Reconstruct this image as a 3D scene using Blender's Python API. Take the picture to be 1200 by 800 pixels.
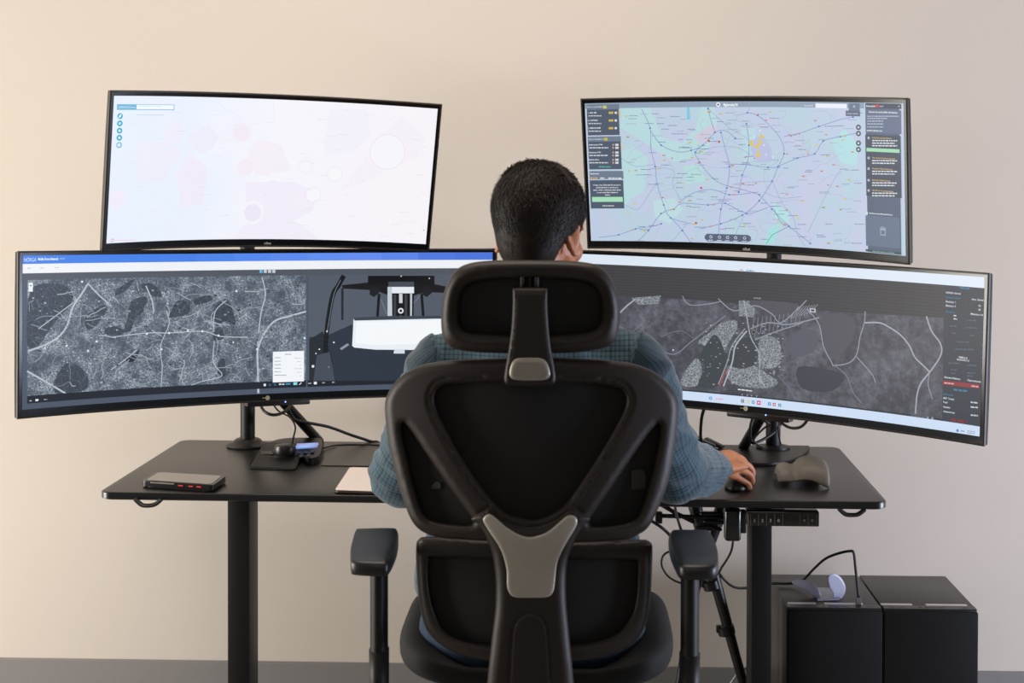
import bpy, bmesh, math, random
import numpy as np
from mathutils import Vector, Matrix
from mathutils.geometry import delaunay_2d_cdt
for o in list(bpy.data.objects): bpy.data.objects.remove(o)
SC = bpy.context.scene
COL = SC.collection
random.seed(7)
# ------------------------------------------------------------------ camera
def RX(a): return Matrix.Rotation(a, 3, 'X')
def RY(a): return Matrix.Rotation(a, 3, 'Y')
def RZ(a): return Matrix.Rotation(a, 3, 'Z')
F, CY, CAMZ = 1879.7, 242.6, 1.4749
CM = RZ(.0382) @ RX(-.0181) @ RY(-.002)
cam_d = bpy.data.cameras.new('camera')
cam = bpy.data.objects.new('camera', cam_d); COL.objects.link(cam)
cam_d.sensor_fit = 'HORIZONTAL'; cam_d.sensor_width = 36
cam_d.lens = F / 1200 * 36; cam_d.shift_y = (CY - 400) / 1200
cam_d.clip_start = .05
cam_d.dof.use_dof = True; cam_d.dof.focus_distance = 3.65; cam_d.dof.aperture_fstop = 6.3
m4 = Matrix((CM.col[0], CM.col[2], -CM.col[1])).transposed().to_4x4()
m4.translation = (0, 0, CAMZ); cam.matrix_world = m4
SC.camera = cam
CO = Vector((0, 0, CAMZ))
def at(px, py, Y):
    """point of the room seen at pixel (px,py) of the 1200x800 frame, at distance Y"""
    d = CM @ Vector(((px - 600) / F, 1, (CY - py) / F))
    return CO + d * (Y / d.y)
def atz(px, py, z):
    d = CM @ Vector(((px - 600) / F, 1, (CY - py) / F))
    return CO + d * ((z - CAMZ) / d.z)
# ------------------------------------------------------------------ light
SC.view_settings.view_transform = 'Standard'
SC.view_settings.look = 'None'
SC.view_settings.gamma = 1
SC.view_settings.use_curve_mapping = False
SC.view_settings.exposure = 0
def hexc(h):
    h = h.lstrip('#')
    c = [int(h[i:i + 2], 16) / 255 for i in (0, 2, 4)]
    return tuple(x / 12.92 if x <= .04045 else ((x + .055) / 1.055) ** 2.4 for x in c)
W = bpy.data.worlds.new('room_light'); SC.world = W; W.use_nodes = True
bg = W.node_tree.nodes['Background']
bg.inputs[0].default_value = (.95, .89, .83, 1); bg.inputs[1].default_value = .13
def area(name, loc, target, sx, sy, power, col):
    l = bpy.data.lights.new(name, 'AREA'); l.shape = 'RECTANGLE'; l.size = sx; l.size_y = sy
    l.energy = power; l.color = col
    o = bpy.data.objects.new(name, l); COL.objects.link(o); o.location = loc
    o.rotation_euler = (Vector(target) - Vector(loc)).to_track_quat('-Z', 'Y').to_euler()
    return o
area('window_light_left', (-4.6, 2.9, 1.0), (-.2, 4.5, .75), 1.8, 2.0, 230, (1, .955, .89))
area('ceiling_light', (-.35, 3.0, 2.95), (-.35, 3.1, 0), 2.2, .9, 41, (1, .90, .79))
area('window_light_right', (4.3, 2.9, .6), (1.0, 4.5, .4), 1.5, 1.0, 178, (.75, .81, 1))
area('wall_fill_light', (-.3, -1.2, 2.7), (-.2, 4.5, 1.2), 3.0, 1.0, 16, (1, .92, .88))  # added fill from behind the camera, for more even light on the wall
# ------------------------------------------------------------------ materials
MT = {}
def mat(name, col, rough=.5, metal=0, var=.06, scale=40, bump=0, bscale=300, spec=.5, coat=0, sheen=0):
    if name in MT: return MT[name]
    m = bpy.data.materials.new(name); m.use_nodes = True
    n = m.node_tree.nodes; L = m.node_tree.links
    b = n['Principled BSDF']
    c = hexc(col) if isinstance(col, str) else col
    tc = n.new('ShaderNodeTexCoord'); nz = n.new('ShaderNodeTexNoise')
    nz.inputs['Scale'].default_value = scale; nz.inputs['Detail'].default_value = 4
    L.new(tc.outputs['Object'], nz.inputs['Vector'])
    r = n.new('ShaderNodeValToRGB')
    r.color_ramp.elements[0].position = .3; r.color_ramp.elements[1].position = .7
    r.color_ramp.elements[0].color = tuple(x * (1 - var) for x in c) + (1,)
    r.color_ramp.elements[1].color = tuple(min(1, x * (1 + var)) for x in c) + (1,)
    L.new(nz.outputs['Fac'], r.inputs[0]); L.new(r.outputs[0], b.inputs['Base Color'])
    b.inputs['Roughness'].default_value = rough; b.inputs['Metallic'].default_value = metal
    b.inputs['Specular IOR Level'].default_value = spec
    b.inputs['Coat Weight'].default_value = coat
    if sheen: b.inputs['Sheen Weight'].default_value = sheen; b.inputs['Sheen Roughness'].default_value = .5
    if bump:
        n2 = n.new('ShaderNodeTexNoise'); n2.inputs['Scale'].default_value = bscale; n2.inputs['Detail'].default_value = 3
        L.new(tc.outputs['Object'], n2.inputs['Vector'])
        bp = n.new('ShaderNodeBump'); bp.inputs['Strength'].default_value = bump; bp.inputs['Distance'].default_value = .001
        L.new(n2.outputs['Fac'], bp.inputs['Height']); L.new(bp.outputs[0], b.inputs['Normal'])
    MT[name] = m; return m
# ------------------------------------------------------------------ object helpers
def link_mesh(name, me, m, parent=None, smooth=True, loc=None):
    if smooth:
        me.polygons.foreach_set('use_smooth', [True] * len(me.polygons))
    if m is not None:
        for x in (m if isinstance(m, (list, tuple)) else [m]): me.materials.append(x)
    o = bpy.data.objects.new(name, me); COL.objects.link(o)
    if parent is not None: o.parent = parent
    return o
def obj(name, bm, m, parent=None, smooth=False, auto=None):
    """mesh given in world coordinates; parented things sit under an Empty whose matrix is undone here"""
    bmesh.ops.recalc_face_normals(bm, faces=bm.faces)
    if auto is not None:
        for e in bm.edges:
            if len(e.link_faces) == 2 and e.calc_face_angle(0) > math.radians(auto): e.smooth = False
        smooth = True
    me = bpy.data.meshes.new(name)
    if parent is not None: bm.transform(worldm(parent).inverted())
    bm.to_mesh(me); bm.free()
    return link_mesh(name, me, m, parent, smooth)
def worldm(o):
    m = o.matrix_basis.copy()
    while o.parent: o = o.parent; m = o.matrix_basis @ m
    return m
def thing(name, label, cat, loc=(0, 0, 0), group=None, rot=None):
    o = bpy.data.objects.new(name, None); COL.objects.link(o)
    o.matrix_basis = Matrix.Translation(loc) @ (rot.to_4x4() if rot else Matrix.Identity(4))
    o.empty_display_size = .05
    return tag(o, label, cat, group)
def tag(o, label, cat, group=None):
    o['label'] = label; o['category'] = cat
    if group: o['group'] = group
    return o
def structure(o): o['kind'] = 'structure'; return o
def box(bm, c, s, rot=None, bev=0, seg=2):
    g = bmesh.ops.create_cube(bm, size=1)
    vs = g['verts']
    for v in vs: v.co = Vector((v.co.x * s[0], v.co.y * s[1], v.co.z * s[2]))
    if bev:
        es = list({e for v in vs for e in v.link_edges})
        r = bmesh.ops.bevel(bm, geom=es, offset=bev, segments=seg, affect='EDGES', profile=.5)
        vs = list({v for f in r['faces'] for v in f.verts} | {v for v in vs if v.is_valid})
        seen = set(vs); st = list(vs)
        while st:
            v = st.pop()
            for e in v.link_edges:
                w = e.other_vert(v)
                if w not in seen: seen.add(w); st.append(w)
        vs = list(seen)
    for v in vs:
        v.co = (rot @ v.co if rot else v.co) + Vector(c)
    return vs
def catmull(P, n=6, closed=False):
    P = [Vector(p) for p in P]; out = []
    N = len(P)
    rng = range(N) if closed else range(N - 1)
    for i in rng:
        if closed: a, b, c, d = P[i - 1], P[i], P[(i + 1) % N], P[(i + 2) % N]
        else: a, b, c, d = P[max(i - 1, 0)], P[i], P[i + 1], P[min(i + 2, N - 1)]
        for k in range(n):
            t = k / n
            out.append(.5 * ((2 * b) + (c - a) * t + (2 * a - 5 * b + 4 * c - d) * t * t + (3 * b - a - 3 * c + d) * t ** 3))
    if not closed: out.append(P[-1])
    return out
def tube(bm, pts, r, seg=10, ref=None, caps=True, round_=0):
    """pts: list of points; r: number, or list of numbers / (rx, ry) pairs"""
    pts = [Vector(p) for p in pts]; n = len(pts)
    R = r if isinstance(r, (list, tuple)) else [r] * n
    R = [(x, x) if not isinstance(x, (list, tuple)) else x for x in R]
    if round_:
        def ext(p, d, rr, first):
            o = []
            for k in range(1, round_ + 1):
                a = math.pi / 2 * k / (round_ + .35)
                o.append((p + d * math.sin(a) * min(rr), (rr[0] * math.cos(a), rr[1] * math.cos(a))))
            return o
        d0 = (pts[0] - pts[1]).normalized(); d1 = (pts[-1] - pts[-2]).normalized()
        A = ext(pts[0], d0, R[0], True)[::-1]; B = ext(pts[-1], d1, R[-1], False)
        pts = [a[0] for a in A] + pts + [b[0] for b in B]
        R = [a[1] for a in A] + list(R) + [b[1] for b in B]; n = len(pts)
    t0 = (pts[1] - pts[0]).normalized()
    up = Vector(ref) if ref is not None else (Vector((0, 0, 1)) if abs(t0.z) < .9 else Vector((0, 1, 0)))
    rings = []
    x = up.cross(t0).normalized()
    for i in range(n):
        t = (pts[min(i + 1, n - 1)] - pts[max(i - 1, 0)])
        t = t.normalized() if t.length > 1e-9 else t0
        if ref is not None:
            xx = Vector(ref).cross(t)
            x = xx.normalized() if xx.length > .05 else x
        x = (x - t * x.dot(t)).normalized(); y = t.cross(x)
        rings.append([bm.verts.new(pts[i] + x * R[i][0] * math.cos(2 * math.pi * k / seg) + y * R[i][1] * math.sin(2 * math.pi * k / seg)) for k in range(seg)])
    for a, b in zip(rings, rings[1:]):
        for k in range(seg):
            bm.faces.new((a[k], a[(k + 1) % seg], b[(k + 1) % seg], b[k]))
    if caps: bm.faces.new(rings[0][::-1]); bm.faces.new(rings[-1])
    return rings
def ball(bm, c, r, rot=None, seg=20, rings=12):
    r = (r, r, r) if not isinstance(r, (tuple, list)) else r
    g = bmesh.ops.create_uvsphere(bm, u_segments=seg, v_segments=rings, radius=1)
    for v in g['verts']:
        p = Vector((v.co.x * r[0], v.co.y * r[1], v.co.z * r[2]))
        v.co = (rot @ p if rot else p) + Vector(c)
def lathe(bm, prof, c, seg=32, axis=None):
    """prof: (radius, height) pairs"""
    c = Vector(c); rings = []
    q = Vector(axis).to_track_quat('Z', 'Y').to_matrix() if axis else Matrix.Identity(3)
    for r, z in prof:
        rings.append([bm.verts.new(c + q @ Vector((r * math.cos(2 * math.pi * k / seg), r * math.sin(2 * math.pi * k / seg), z))) for k in range(seg)])
    for a, b in zip(rings, rings[1:]):
        for k in range(seg): bm.faces.new((a[k], a[(k + 1) % seg], b[(k + 1) % seg], b[k]))
    bm.faces.new(rings[0][::-1]); bm.faces.new(rings[-1])
def prism(bm, pts, z0, z1):
    """extrude a 2-D outline (x,y) from z0 to z1"""
    a = [bm.verts.new((p[0], p[1], z0)) for p in pts]; b = [bm.verts.new((p[0], p[1], z1)) for p in pts]
    n = len(pts); bm.faces.new(a[::-1]); bm.faces.new(b)
    for i in range(n): bm.faces.new((a[i], a[(i + 1) % n], b[(i + 1) % n], b[i]))
    return a + b
def rrect(x0, y0, x1, y1, r, n=6):
    o = []
    for cx, cy, a0 in ((x1 - r, y1 - r, 0), (x0 + r, y1 - r, 90), (x0 + r, y0 + r, 180), (x1 - r, y0 + r, 270)):
        for k in range(n + 1):
            a = math.radians(a0 + 90 * k / n); o.append((cx + r * math.cos(a), cy + r * math.sin(a)))
    return o
def apply_mods(o):
    dg = bpy.context.evaluated_depsgraph_get(); dg.update()
    me = bpy.data.meshes.new_from_object(o.evaluated_get(dg))
    o.modifiers.clear(); old = o.data; o.data = me; bpy.data.meshes.remove(old)
def font_bm(s, size=1, bold=0, extrude=0):
    cu = bpy.data.curves.new('t', 'FONT'); cu.body = s; cu.size = size; cu.offset = bold; cu.resolution_u = 3; cu.extrude = extrude
    o = bpy.data.objects.new('t', cu); COL.objects.link(o)
    dg = bpy.context.evaluated_depsgraph_get(); dg.update()
    me = bpy.data.meshes.new_from_object(o.evaluated_get(dg))
    bpy.data.objects.remove(o); bpy.data.curves.remove(cu)
    return me
# plates: a rounded sheet cut to an outline, used for moulded chair parts ------------
def dist_poly(P, loop):
    A = np.asarray(loop, float); B = np.roll(A, -1, 0)
    return dist_seg(P, A, B)
def dist_seg(P, A, B):
    out = np.full(len(P), 1e9)
    for a, b in zip(A, B):
        ab = b - a; l = ab @ ab
        t = np.clip(((P - a) @ ab) / max(l, 1e-12), 0, 1)
        d = P - a - t[:, None] * ab
        out = np.minimum(out, np.einsum('ij,ij->i', d, d))
    return np.sqrt(out)
def inside(P, loop):
    A = np.asarray(loop, float); x, y = P[:, 0], P[:, 1]; c = np.zeros(len(P), bool)
    for (x0, y0), (x1, y1) in zip(A, np.roll(A, -1, 0)):
        if y0 == y1: continue
        k = ((y0 > y) != (y1 > y)) & (x < (x1 - x0) * (y - y0) / (y1 - y0) + x0)
        c ^= k
    return c
def smooth_loop(L, n=5):
    return np.array([(v.x, v.y) for v in catmull([(p[0], p[1], 0) for p in L], n, True)])
def plate(outer, holes, Yf, thick, bev, step=3., grooves=(), back=.5, mapf=None, sm=5, lift=None):
    """outline in (x,y) plan units; Yf(x,y) its depth; mapf(x,y,Y) -> world"""
    mapf = mapf or at
    loops = [smooth_loop(outer, sm)] + [smooth_loop(h, sm) for h in holes]
    pts = []; edges = []
    for L in loops:
        b = len(pts); pts += [tuple(p) for p in L]; edges += [(b + i, b + (i + 1) % len(L)) for i in range(len(L))]
    nb = len(pts)
    allA = np.concatenate(loops); allB = np.concatenate([np.roll(L, -1, 0) for L in loops])
    def sd(P):
        ins = inside(P, loops[0])
        for h in loops[1:]: ins &= ~inside(P, h)
        return ins, dist_seg(P, allA, allB)
    extra = []
    for L in loops:
        t = np.roll(L, -1, 0) - np.roll(L, 1, 0); nrm = np.stack([t[:, 1], -t[:, 0]], 1); nrm /= np.linalg.norm(nrm, axis=1)[:, None] + 1e-9
        for f in (.12, .35, .7):
            for s in (-1, 1):
                Q = L + nrm * s * bev * f
                i, d = sd(Q); ok = i & (d > bev * f * .9); extra.append(Q[ok])
    x0, y0 = loops[0].min(0); x1, y1 = loops[0].max(0)
    gx, gy = np.meshgrid(np.arange(x0, x1, step), np.arange(y0, y1, step * .95)); gx[1::2] += step / 2
    G = np.stack([gx.ravel(), gy.ravel()], 1); i, d = sd(G); extra.append(G[i & (d > bev * .85)])
    allp = np.concatenate([np.array(pts)] + extra)
    r = delaunay_2d_cdt([Vector(p) for p in allp], edges, [], 0, 1e-5)
    V = np.array([(v.x, v.y) for v in r[0]]); faces = r[2]
    C = np.array([V[list(f)].mean(0) for f in faces]); ins, _ = sd(C)
    faces = [f for f, k in zip(faces, ins) if k]
    _, D = sd(V)
    onb = D < 1e-4 * (x1 - x0)
    pr = np.sqrt(np.clip(1 - (1 - np.minimum(D / bev, 1)) ** 2, 0, 1))
    g = np.zeros(len(V))
    for line, w, dep, closed in grooves:
        A = np.asarray(line, float)
        dd = dist_seg(V, A, np.roll(A, -1, 0)) if closed else dist_seg(V, A[:-1], A[1:])
        g += dep * np.exp(-(dd / w) ** 2)
    bm = bmesh.new(); fr = []; bk = []
    for i, (x, y) in enumerate(V):
        Y = Yf(x, y)
        a = bm.verts.new(mapf(x, y, Y - thick * pr[i] + g[i] - (lift(x, y) if lift else 0)))
        fr.append(a)
        bk.append(a if onb[i] else bm.verts.new(mapf(x, y, Y + thick * back * pr[i])))
    for f in faces:
        for T in (fr, bk):
            vs = [T[i] for i in f]
            if len(set(vs)) >= 3:
                try: bm.faces.new(vs if T is fr else vs[::-1])
                except ValueError: pass
    for v in [v for v in bm.verts if not v.link_faces]: bm.verts.remove(v)
    return bm
def offset_loop(loop, d):
    L = smooth_loop(loop, 5); t = np.roll(L, -1, 0) - np.roll(L, 1, 0)
    n = np.stack([t[:, 1], -t[:, 0]], 1); n /= np.linalg.norm(n, axis=1)[:, None] + 1e-9
    c = L.mean(0); s = np.sign(((L - c) * n).sum()); return L + n * s * d
# ------------------------------------------------------------------ the room
WALLY = 4.512
bm = bmesh.new(); box(bm, (0, WALLY + .05, 1.5), (8, .1, 3.0))
wm = mat('wall_paint', '#d3c9bd', .85, var=.012, scale=1.2, bump=.12, bscale=180, spec=.2)
structure(obj('wall_back', bm, wm))
bm = bmesh.new(); box(bm, (0, 2.2, -.025), (8, 4.62, .05))
structure(obj('floor', bm, mat('floor_vinyl', '#8a8683', .45, var=.05, scale=6)))
bm = bmesh.new(); box(bm, (0, WALLY - .006, .051), (8, .0118, .098), bev=.002)
structure(obj('baseboard_back', bm, mat('grey_baseboard', '#85817f', .5, var=.02)))
# ------------------------------------------------------------------ monitors
BLK = mat('black_plastic', '#161514', .38, var=.1, bump=.05, bscale=900)
RIM = mat('dark_rim_plastic', '#2c2824', .35, var=.05)
GLS = mat('black_bezel_glass', '#0b0b0c', .22, var=.05)
MON = {'UL': (-.7224, 3.8196, 1.4902, .4706, .1875, .0177, 1.5117), 'UR': (.4057, 3.796, 1.4838, -.4891, .1474, .0217, 1.6354),
       'LL': (-.764, 3.8941, 1.1126, .4947, -.0303, .0126, 1.7558), 'LR': (.4117, 3.8427, 1.0998, -.4892, -.0017, .0228, 1.8523)}
SIZE = {'U': (.8107, .368, .397, -.1665, .1735), 'L': (1.205, .3706, .5925, -.167, .177)}   # frame w, h, screen half width, bottom, top
def emis_mat(name):
    m = bpy.data.materials.new(name); m.use_nodes = True
    return m, m.node_tree.nodes, m.node_tree.links, m.node_tree.nodes['Principled BSDF']
def scr_bsdf(b):
    b.inputs['Base Color'].default_value = (.012, .012, .014, 1); b.inputs['Roughness'].default_value = .45
    b.inputs['Specular IOR Level'].default_value = .25; b.inputs['Emission Strength'].default_value = 1.0
m, n, L, b = emis_mat('screen_graphics'); scr_bsdf(b)
a = n.new('ShaderNodeVertexColor'); a.layer_name = 'Col'; L.new(a.outputs[0], b.inputs['Emission Color']); M_GFX = m
def map_mat(name, kind):
    m, n, L, b = emis_mat(name); scr_bsdf(b)
    tc = n.new('ShaderNodeUVMap'); tc.uv_map = 'UV'
    def noise(sc, det=3, rough=.6, src=None):
        t = n.new('ShaderNodeTexNoise'); t.inputs['Scale'].default_value = sc; t.inputs['Detail'].default_value = det
        t.inputs['Roughness'].default_value = rough; L.new(src or tc.outputs[0], t.inputs['Vector']); return t.outputs['Fac']
    def ramp(src, stops):
        r = n.new('ShaderNodeValToRGB'); e = r.color_ramp.elements
        e[0].position, e[0].color = stops[0][0], (*stops[0][1], 1); e[1].position, e[1].color = stops[-1][0], (*stops[-1][1], 1)
        for p, c in stops[1:-1]:
            q = e.new(p); q.color = (*c, 1)
        L.new(src, r.inputs[0]); return r.outputs[0]
    def math_(op, a, b_):
        q = n.new('ShaderNodeMath'); q.operation = op
        for i, x in enumerate((a, b_)):
            if isinstance(x, (int, float)): q.inputs[i].default_value = x
            else: L.new(x, q.inputs[i])
        return q.outputs[0]
    def vor(sc, src=None, feat='DISTANCE_TO_EDGE'):
        v = n.new('ShaderNodeTexVoronoi'); v.feature = feat; v.inputs['Scale'].default_value = sc
        L.new(src or tc.outputs[0], v.inputs['Vector']); return v.outputs[0]
    g = lambda x: (x, x, x)
    if kind == 'city':
        f = math_('ADD', noise(230, 3, .95), math_('MULTIPLY', noise(520, 1, .8), .6))
        fine = ramp(f, [(.62, g(.04)), (.80, g(.30)), (1.0, g(.85))])
        r1 = ramp(vor(95), [(0, g(.6)), (.07, g(.42)), (.12, g(0))])
        r2 = ramp(vor(30), [(0, g(.7)), (.03, g(.45)), (.045, g(0))])
        park = ramp(noise(22, 5, .7), [(.34, g(.25)), (.48, g(.85)), (.62, g(1.35))])
        s = math_('MULTIPLY', math_('ADD', fine, math_('MULTIPLY', r1, .22)), park)
        s = math_('ADD', s, math_('MULTIPLY', r2, .13))
        col = ramp(s, [(0, hexc('#333c48')), (.35, hexc('#5a6573')), (.75, hexc('#98a3af')), (1, hexc('#d5dde2'))])
    elif kind == 'park':
        f = math_('ADD', math_('MULTIPLY', noise(200, 6, .8), .8), math_('MULTIPLY', ramp(vor(60), [(0, g(.5)), (.05, g(0))]), .4))
        col = ramp(f, [(.30, hexc('#2b343f')), (.5, hexc('#414b58')), (.8, hexc('#77828f'))])
    elif kind == 'rural':
        f = noise(55, 9, .72); k = noise(9, 3)
        r1 = ramp(vor(22, ), [(0, g(.25)), (.04, g(.0))])
        s = math_('ADD', math_('MULTIPLY', f, .7), math_('MULTIPLY', k, .5)); s = math_('ADD', s, math_('MULTIPLY', r1, .12))
        s = math_('ADD', s, math_('MULTIPLY', noise(900, 2, .8), .12))
        col = ramp(s, [(.42, hexc('#2f343c')), (.62, hexc('#45464f')), (.75, hexc('#5e5f6a')), (.95, hexc('#7e828c'))])  # room reflections washing out the screen are mixed into these greys
    elif kind == 'town':
        f = math_('ADD', noise(500, 5, .9), math_('MULTIPLY', ramp(vor(160), [(0, g(.6)), (.12, g(0))]), .4))
        col = ramp(f, [(.38, hexc('#3d434b')), (.6, hexc('#7d838c')), (.85, hexc('#c3c9cc'))])
    elif kind == 'road':
        f = math_('ADD', noise(9, 4, .6), 0)
        col = ramp(f, [(.38, hexc('#b6d0dc')), (.50, hexc('#bccbe0')), (.62, hexc('#c2c9e2'))])
    elif kind == 'grey':
        sx = n.new('ShaderNodeSeparateXYZ'); L.new(tc.outputs[0], sx.inputs[0])
        w = n.new('ShaderNodeMath'); w.operation = 'FRACT'; L.new(math_('MULTIPLY', sx.outputs[1], 140), w.inputs[0])
        col = ramp(w.outputs[0], [(.0, hexc('#4a494c')), (.12, hexc('#3b3b3f')), (.9, hexc('#39393d')), (1, hexc('#4a494c'))])
    elif kind == 'pale':
        sx = n.new('ShaderNodeSeparateXYZ'); L.new(tc.outputs[0], sx.inputs[0])
        f = math_('ADD', math_('ADD', math_('MULTIPLY', sx.outputs[0], .9), .5), math_('MULTIPLY', noise(6, 2), .25))
        col = ramp(f, [(.15, hexc('#e3ecfa')), (.45, hexc('#e9f0fb')), (.62, hexc('#f5f4fb')), (1, hexc('#f6f2f8'))])
    L.new(col, b.inputs['Emission Color'])
    return m
M_CITY = map_mat('satellite_city_picture', 'city'); M_RURAL = map_mat('satellite_country_picture', 'rural')
M_TOWN = map_mat('satellite_town_picture', 'town'); M_ROAD = map_mat('road_map_picture', 'road')
M_GREY = map_mat('striped_grey_picture', 'grey'); M_PALE = map_mat('pale_map_picture', 'pale')
M_PARK = map_mat('satellite_park_picture', 'park')
SM = [M_GFX, M_CITY, M_RURAL, M_TOWN, M_ROAD, M_GREY, M_PALE, M_PARK]
class Screen:
    def __init__(s, k):
        s.k = k; x, y, z, yaw, tilt, roll, R = MON[k]; s.R = R
        s.Q = RZ(yaw) @ RX(tilt) @ RY(roll); s.c = Vector((x, y, z))
        s.fade = 0; s.fadec = '#f2f3fb'
        s.bm = bmesh.new(); s.col = s.bm.loops.layers.float_color.new('Col'); s.uv = s.bm.loops.layers.uv.new('UV'); s.n = 0
    def loc(s, u, v, d):
        R = s.R; return Vector(((R - d) * math.sin(u / R), -R + (R - d) * math.cos(u / R), v))
    def chord(s, u, v, d):
        k = math.floor(u / .02 + 1e-6); a = s.loc(k * .02, v, d); b = s.loc((k + 1) * .02, v, d); return a.lerp(b, u / .02 - k)
    def inv(s, X, Y):
        """pixel -> point on the curved display (metres along the arc, metres up)"""
        d = s.Q.transposed() @ (CM @ Vector(((X - 600) / F, 1, (CY - Y) / F))); o = s.Q.transposed() @ (CO - s.c)
        o = o + Vector((0, s.R, 0))
        a = d.x ** 2 + d.y ** 2; b = 2 * (o.x * d.x + o.y * d.y); c = o.x ** 2 + o.y ** 2 - s.R ** 2
        t = (-b + math.sqrt(b * b - 4 * a * c)) / 2 / a; q = o + d * t
        return (s.R * math.atan2(q.x, q.y), q.z)
    def poly(s, P, c, mi=0, z=None):
        if z is None: s.n += 1; z = .0006 + s.n * 3e-6
        w, h, hs, vb, vt = SIZE[s.k[0]]; P = [(min(max(p[0], -hs), hs), min(max(p[1], vb), vt)) for p in P]
        try: f = s.bm.faces.new([s.bm.verts.new((p[0], p[1], z)) for p in P])
        except ValueError: return
        cc = (*hexc(c), 1) if isinstance(c, str) else c
        if s.fade: cc = tuple(a * (1 - s.fade) + b * s.fade for a, b in zip(cc, (*hexc(s.fadec), 1)))
        for l in f.loops: l[s.col] = cc; l[s.uv].uv = l.vert.co.xy
        f.material_index = mi
        if f.normal.length and f.calc_area() and mi >= 0: pass
    def rect(s, a, b, c, mi=0): s.poly([(a[0], b[1]), b, (b[0], a[1]), a][::1] if False else [(a[0], a[1]), (a[0], b[1]), (b[0], b[1]), (b[0], a[1])], c, mi)
    def prect(s, X0, Y0, X1, Y1, c, mi=0):
        s.rect(s.inv(X0, Y0), s.inv(X1, Y1), c, mi)
    sm = False
    def ppoly(s, P, c, mi=0):
        if s.sm and len(P) > 4: P = smooth_loop(P, 3)
        s.poly([s.inv(*p) for p in P], c, mi)
    def line(s, P, w, c, smooth=3, px=True, closed=False):
        Q = [s.inv(*p) for p in P] if px else P
        if smooth > 1 and len(Q) > 2: Q = [(v.x, v.y) for v in catmull([(q[0], q[1], 0) for q in Q], smooth, closed)]
        if closed: Q = Q + [Q[0]]
        s.n += 1; z = .0006 + s.n * 3e-6; w = w / 2
        for (a, b), (p, q) in zip(Q, Q[1:]):
            d = Vector((p - a, q - b)); l = d.length
            if l < 1e-6: continue
            t = d / l * w * .5; nn = Vector((-d.y, d.x)) / l * w
            s.poly([(a - t.x + nn.x, b - t.y + nn.y), (p + t.x + nn.x, q + t.y + nn.y), (p + t.x - nn.x, q + t.y - nn.y), (a - t.x - nn.x, b - t.y - nn.y)], c, 0, z)
    def circle(s, X, Y, r, c, ring=0, n=20, sq=1, mi=0):
        u, v = s.inv(X, Y)
        P = [(u + r * math.cos(2 * math.pi * i / n), v + r * sq * math.sin(2 * math.pi * i / n)) for i in range(n)]
        if ring: s.line(P, ring, c, 1, False, True)
        else: s.poly(P, c, mi)
    def words(s, X0, Y0, X1, Y1, h, c, seed=0, fill=.85):
        """an unreadably small line of text: short bars"""
        r = random.Random(seed * 77 + int(X0 * 3 + Y0 * 11)); a = s.inv(X0, Y0); b = s.inv(X1, Y1); L_ = b[0] - a[0]; u = 0
        s.n += 1; z = .0006 + s.n * 3e-6
        while u < L_:
            w = min(h * r.uniform(1.2, 3.6), L_ - u); t0 = u / L_; t1 = (u + w) / L_
            v0 = a[1] + (b[1] - a[1]) * t0; hh = h / 2
            s.poly([(a[0] + u, v0 - hh), (a[0] + u + w, v0 - hh), (a[0] + u + w, v0 + hh), (a[0] + u, v0 + hh)], c, 0, z)
            u += w + h * .55
    def text(s, t, X, Y, h, c, bold=0, al='l', wid=None):
        u, v = s.inv(X, Y); me = font_bm(t, 1, bold)
        if not len(me.vertices): return
        xs = [q.co.x for q in me.vertices]; w = max(xs) - min(xs); k = h / .70; kx = k
        if wid: kx = wid / w
        off = {'l': 0, 'c': -w * kx / 2, 'r': -w * kx}[al]; s.n += 1; z = .0006 + s.n * 3e-6
        for p in me.polygons:
            s.poly([(u + off + (me.vertices[i].co.x - min(xs)) * kx, v - h / 2 + me.vertices[i].co.y * k) for i in p.vertices], c, 0, z)
        bpy.data.meshes.remove(me)
    def build(s, parent, name='display'):
        bm = s.bm; us = [v.co.x for v in bm.verts]; a, b = min(us), max(us)
        bmesh.ops.triangulate(bm, faces=[f for f in bm.faces if len(f.verts) > 4])
        k = math.ceil(a / .02) * .02
        while k < b:
            bmesh.ops.bisect_plane(bm, geom=list(bm.verts) + list(bm.edges) + list(bm.faces), plane_co=(k, 0, 0), plane_no=(1, 0, 0), dist=1e-7); k += .02
        for f in bm.faces:
            f.normal_update()
            if f.normal.z < 0: f.normal_flip()
        for v in bm.verts: v.co = s.chord(v.co.x, v.co.y, v.co.z)
        me = bpy.data.meshes.new(name); bm.to_mesh(me); bm.free()
        return link_mesh(name, me, SM, parent, False)
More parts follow.
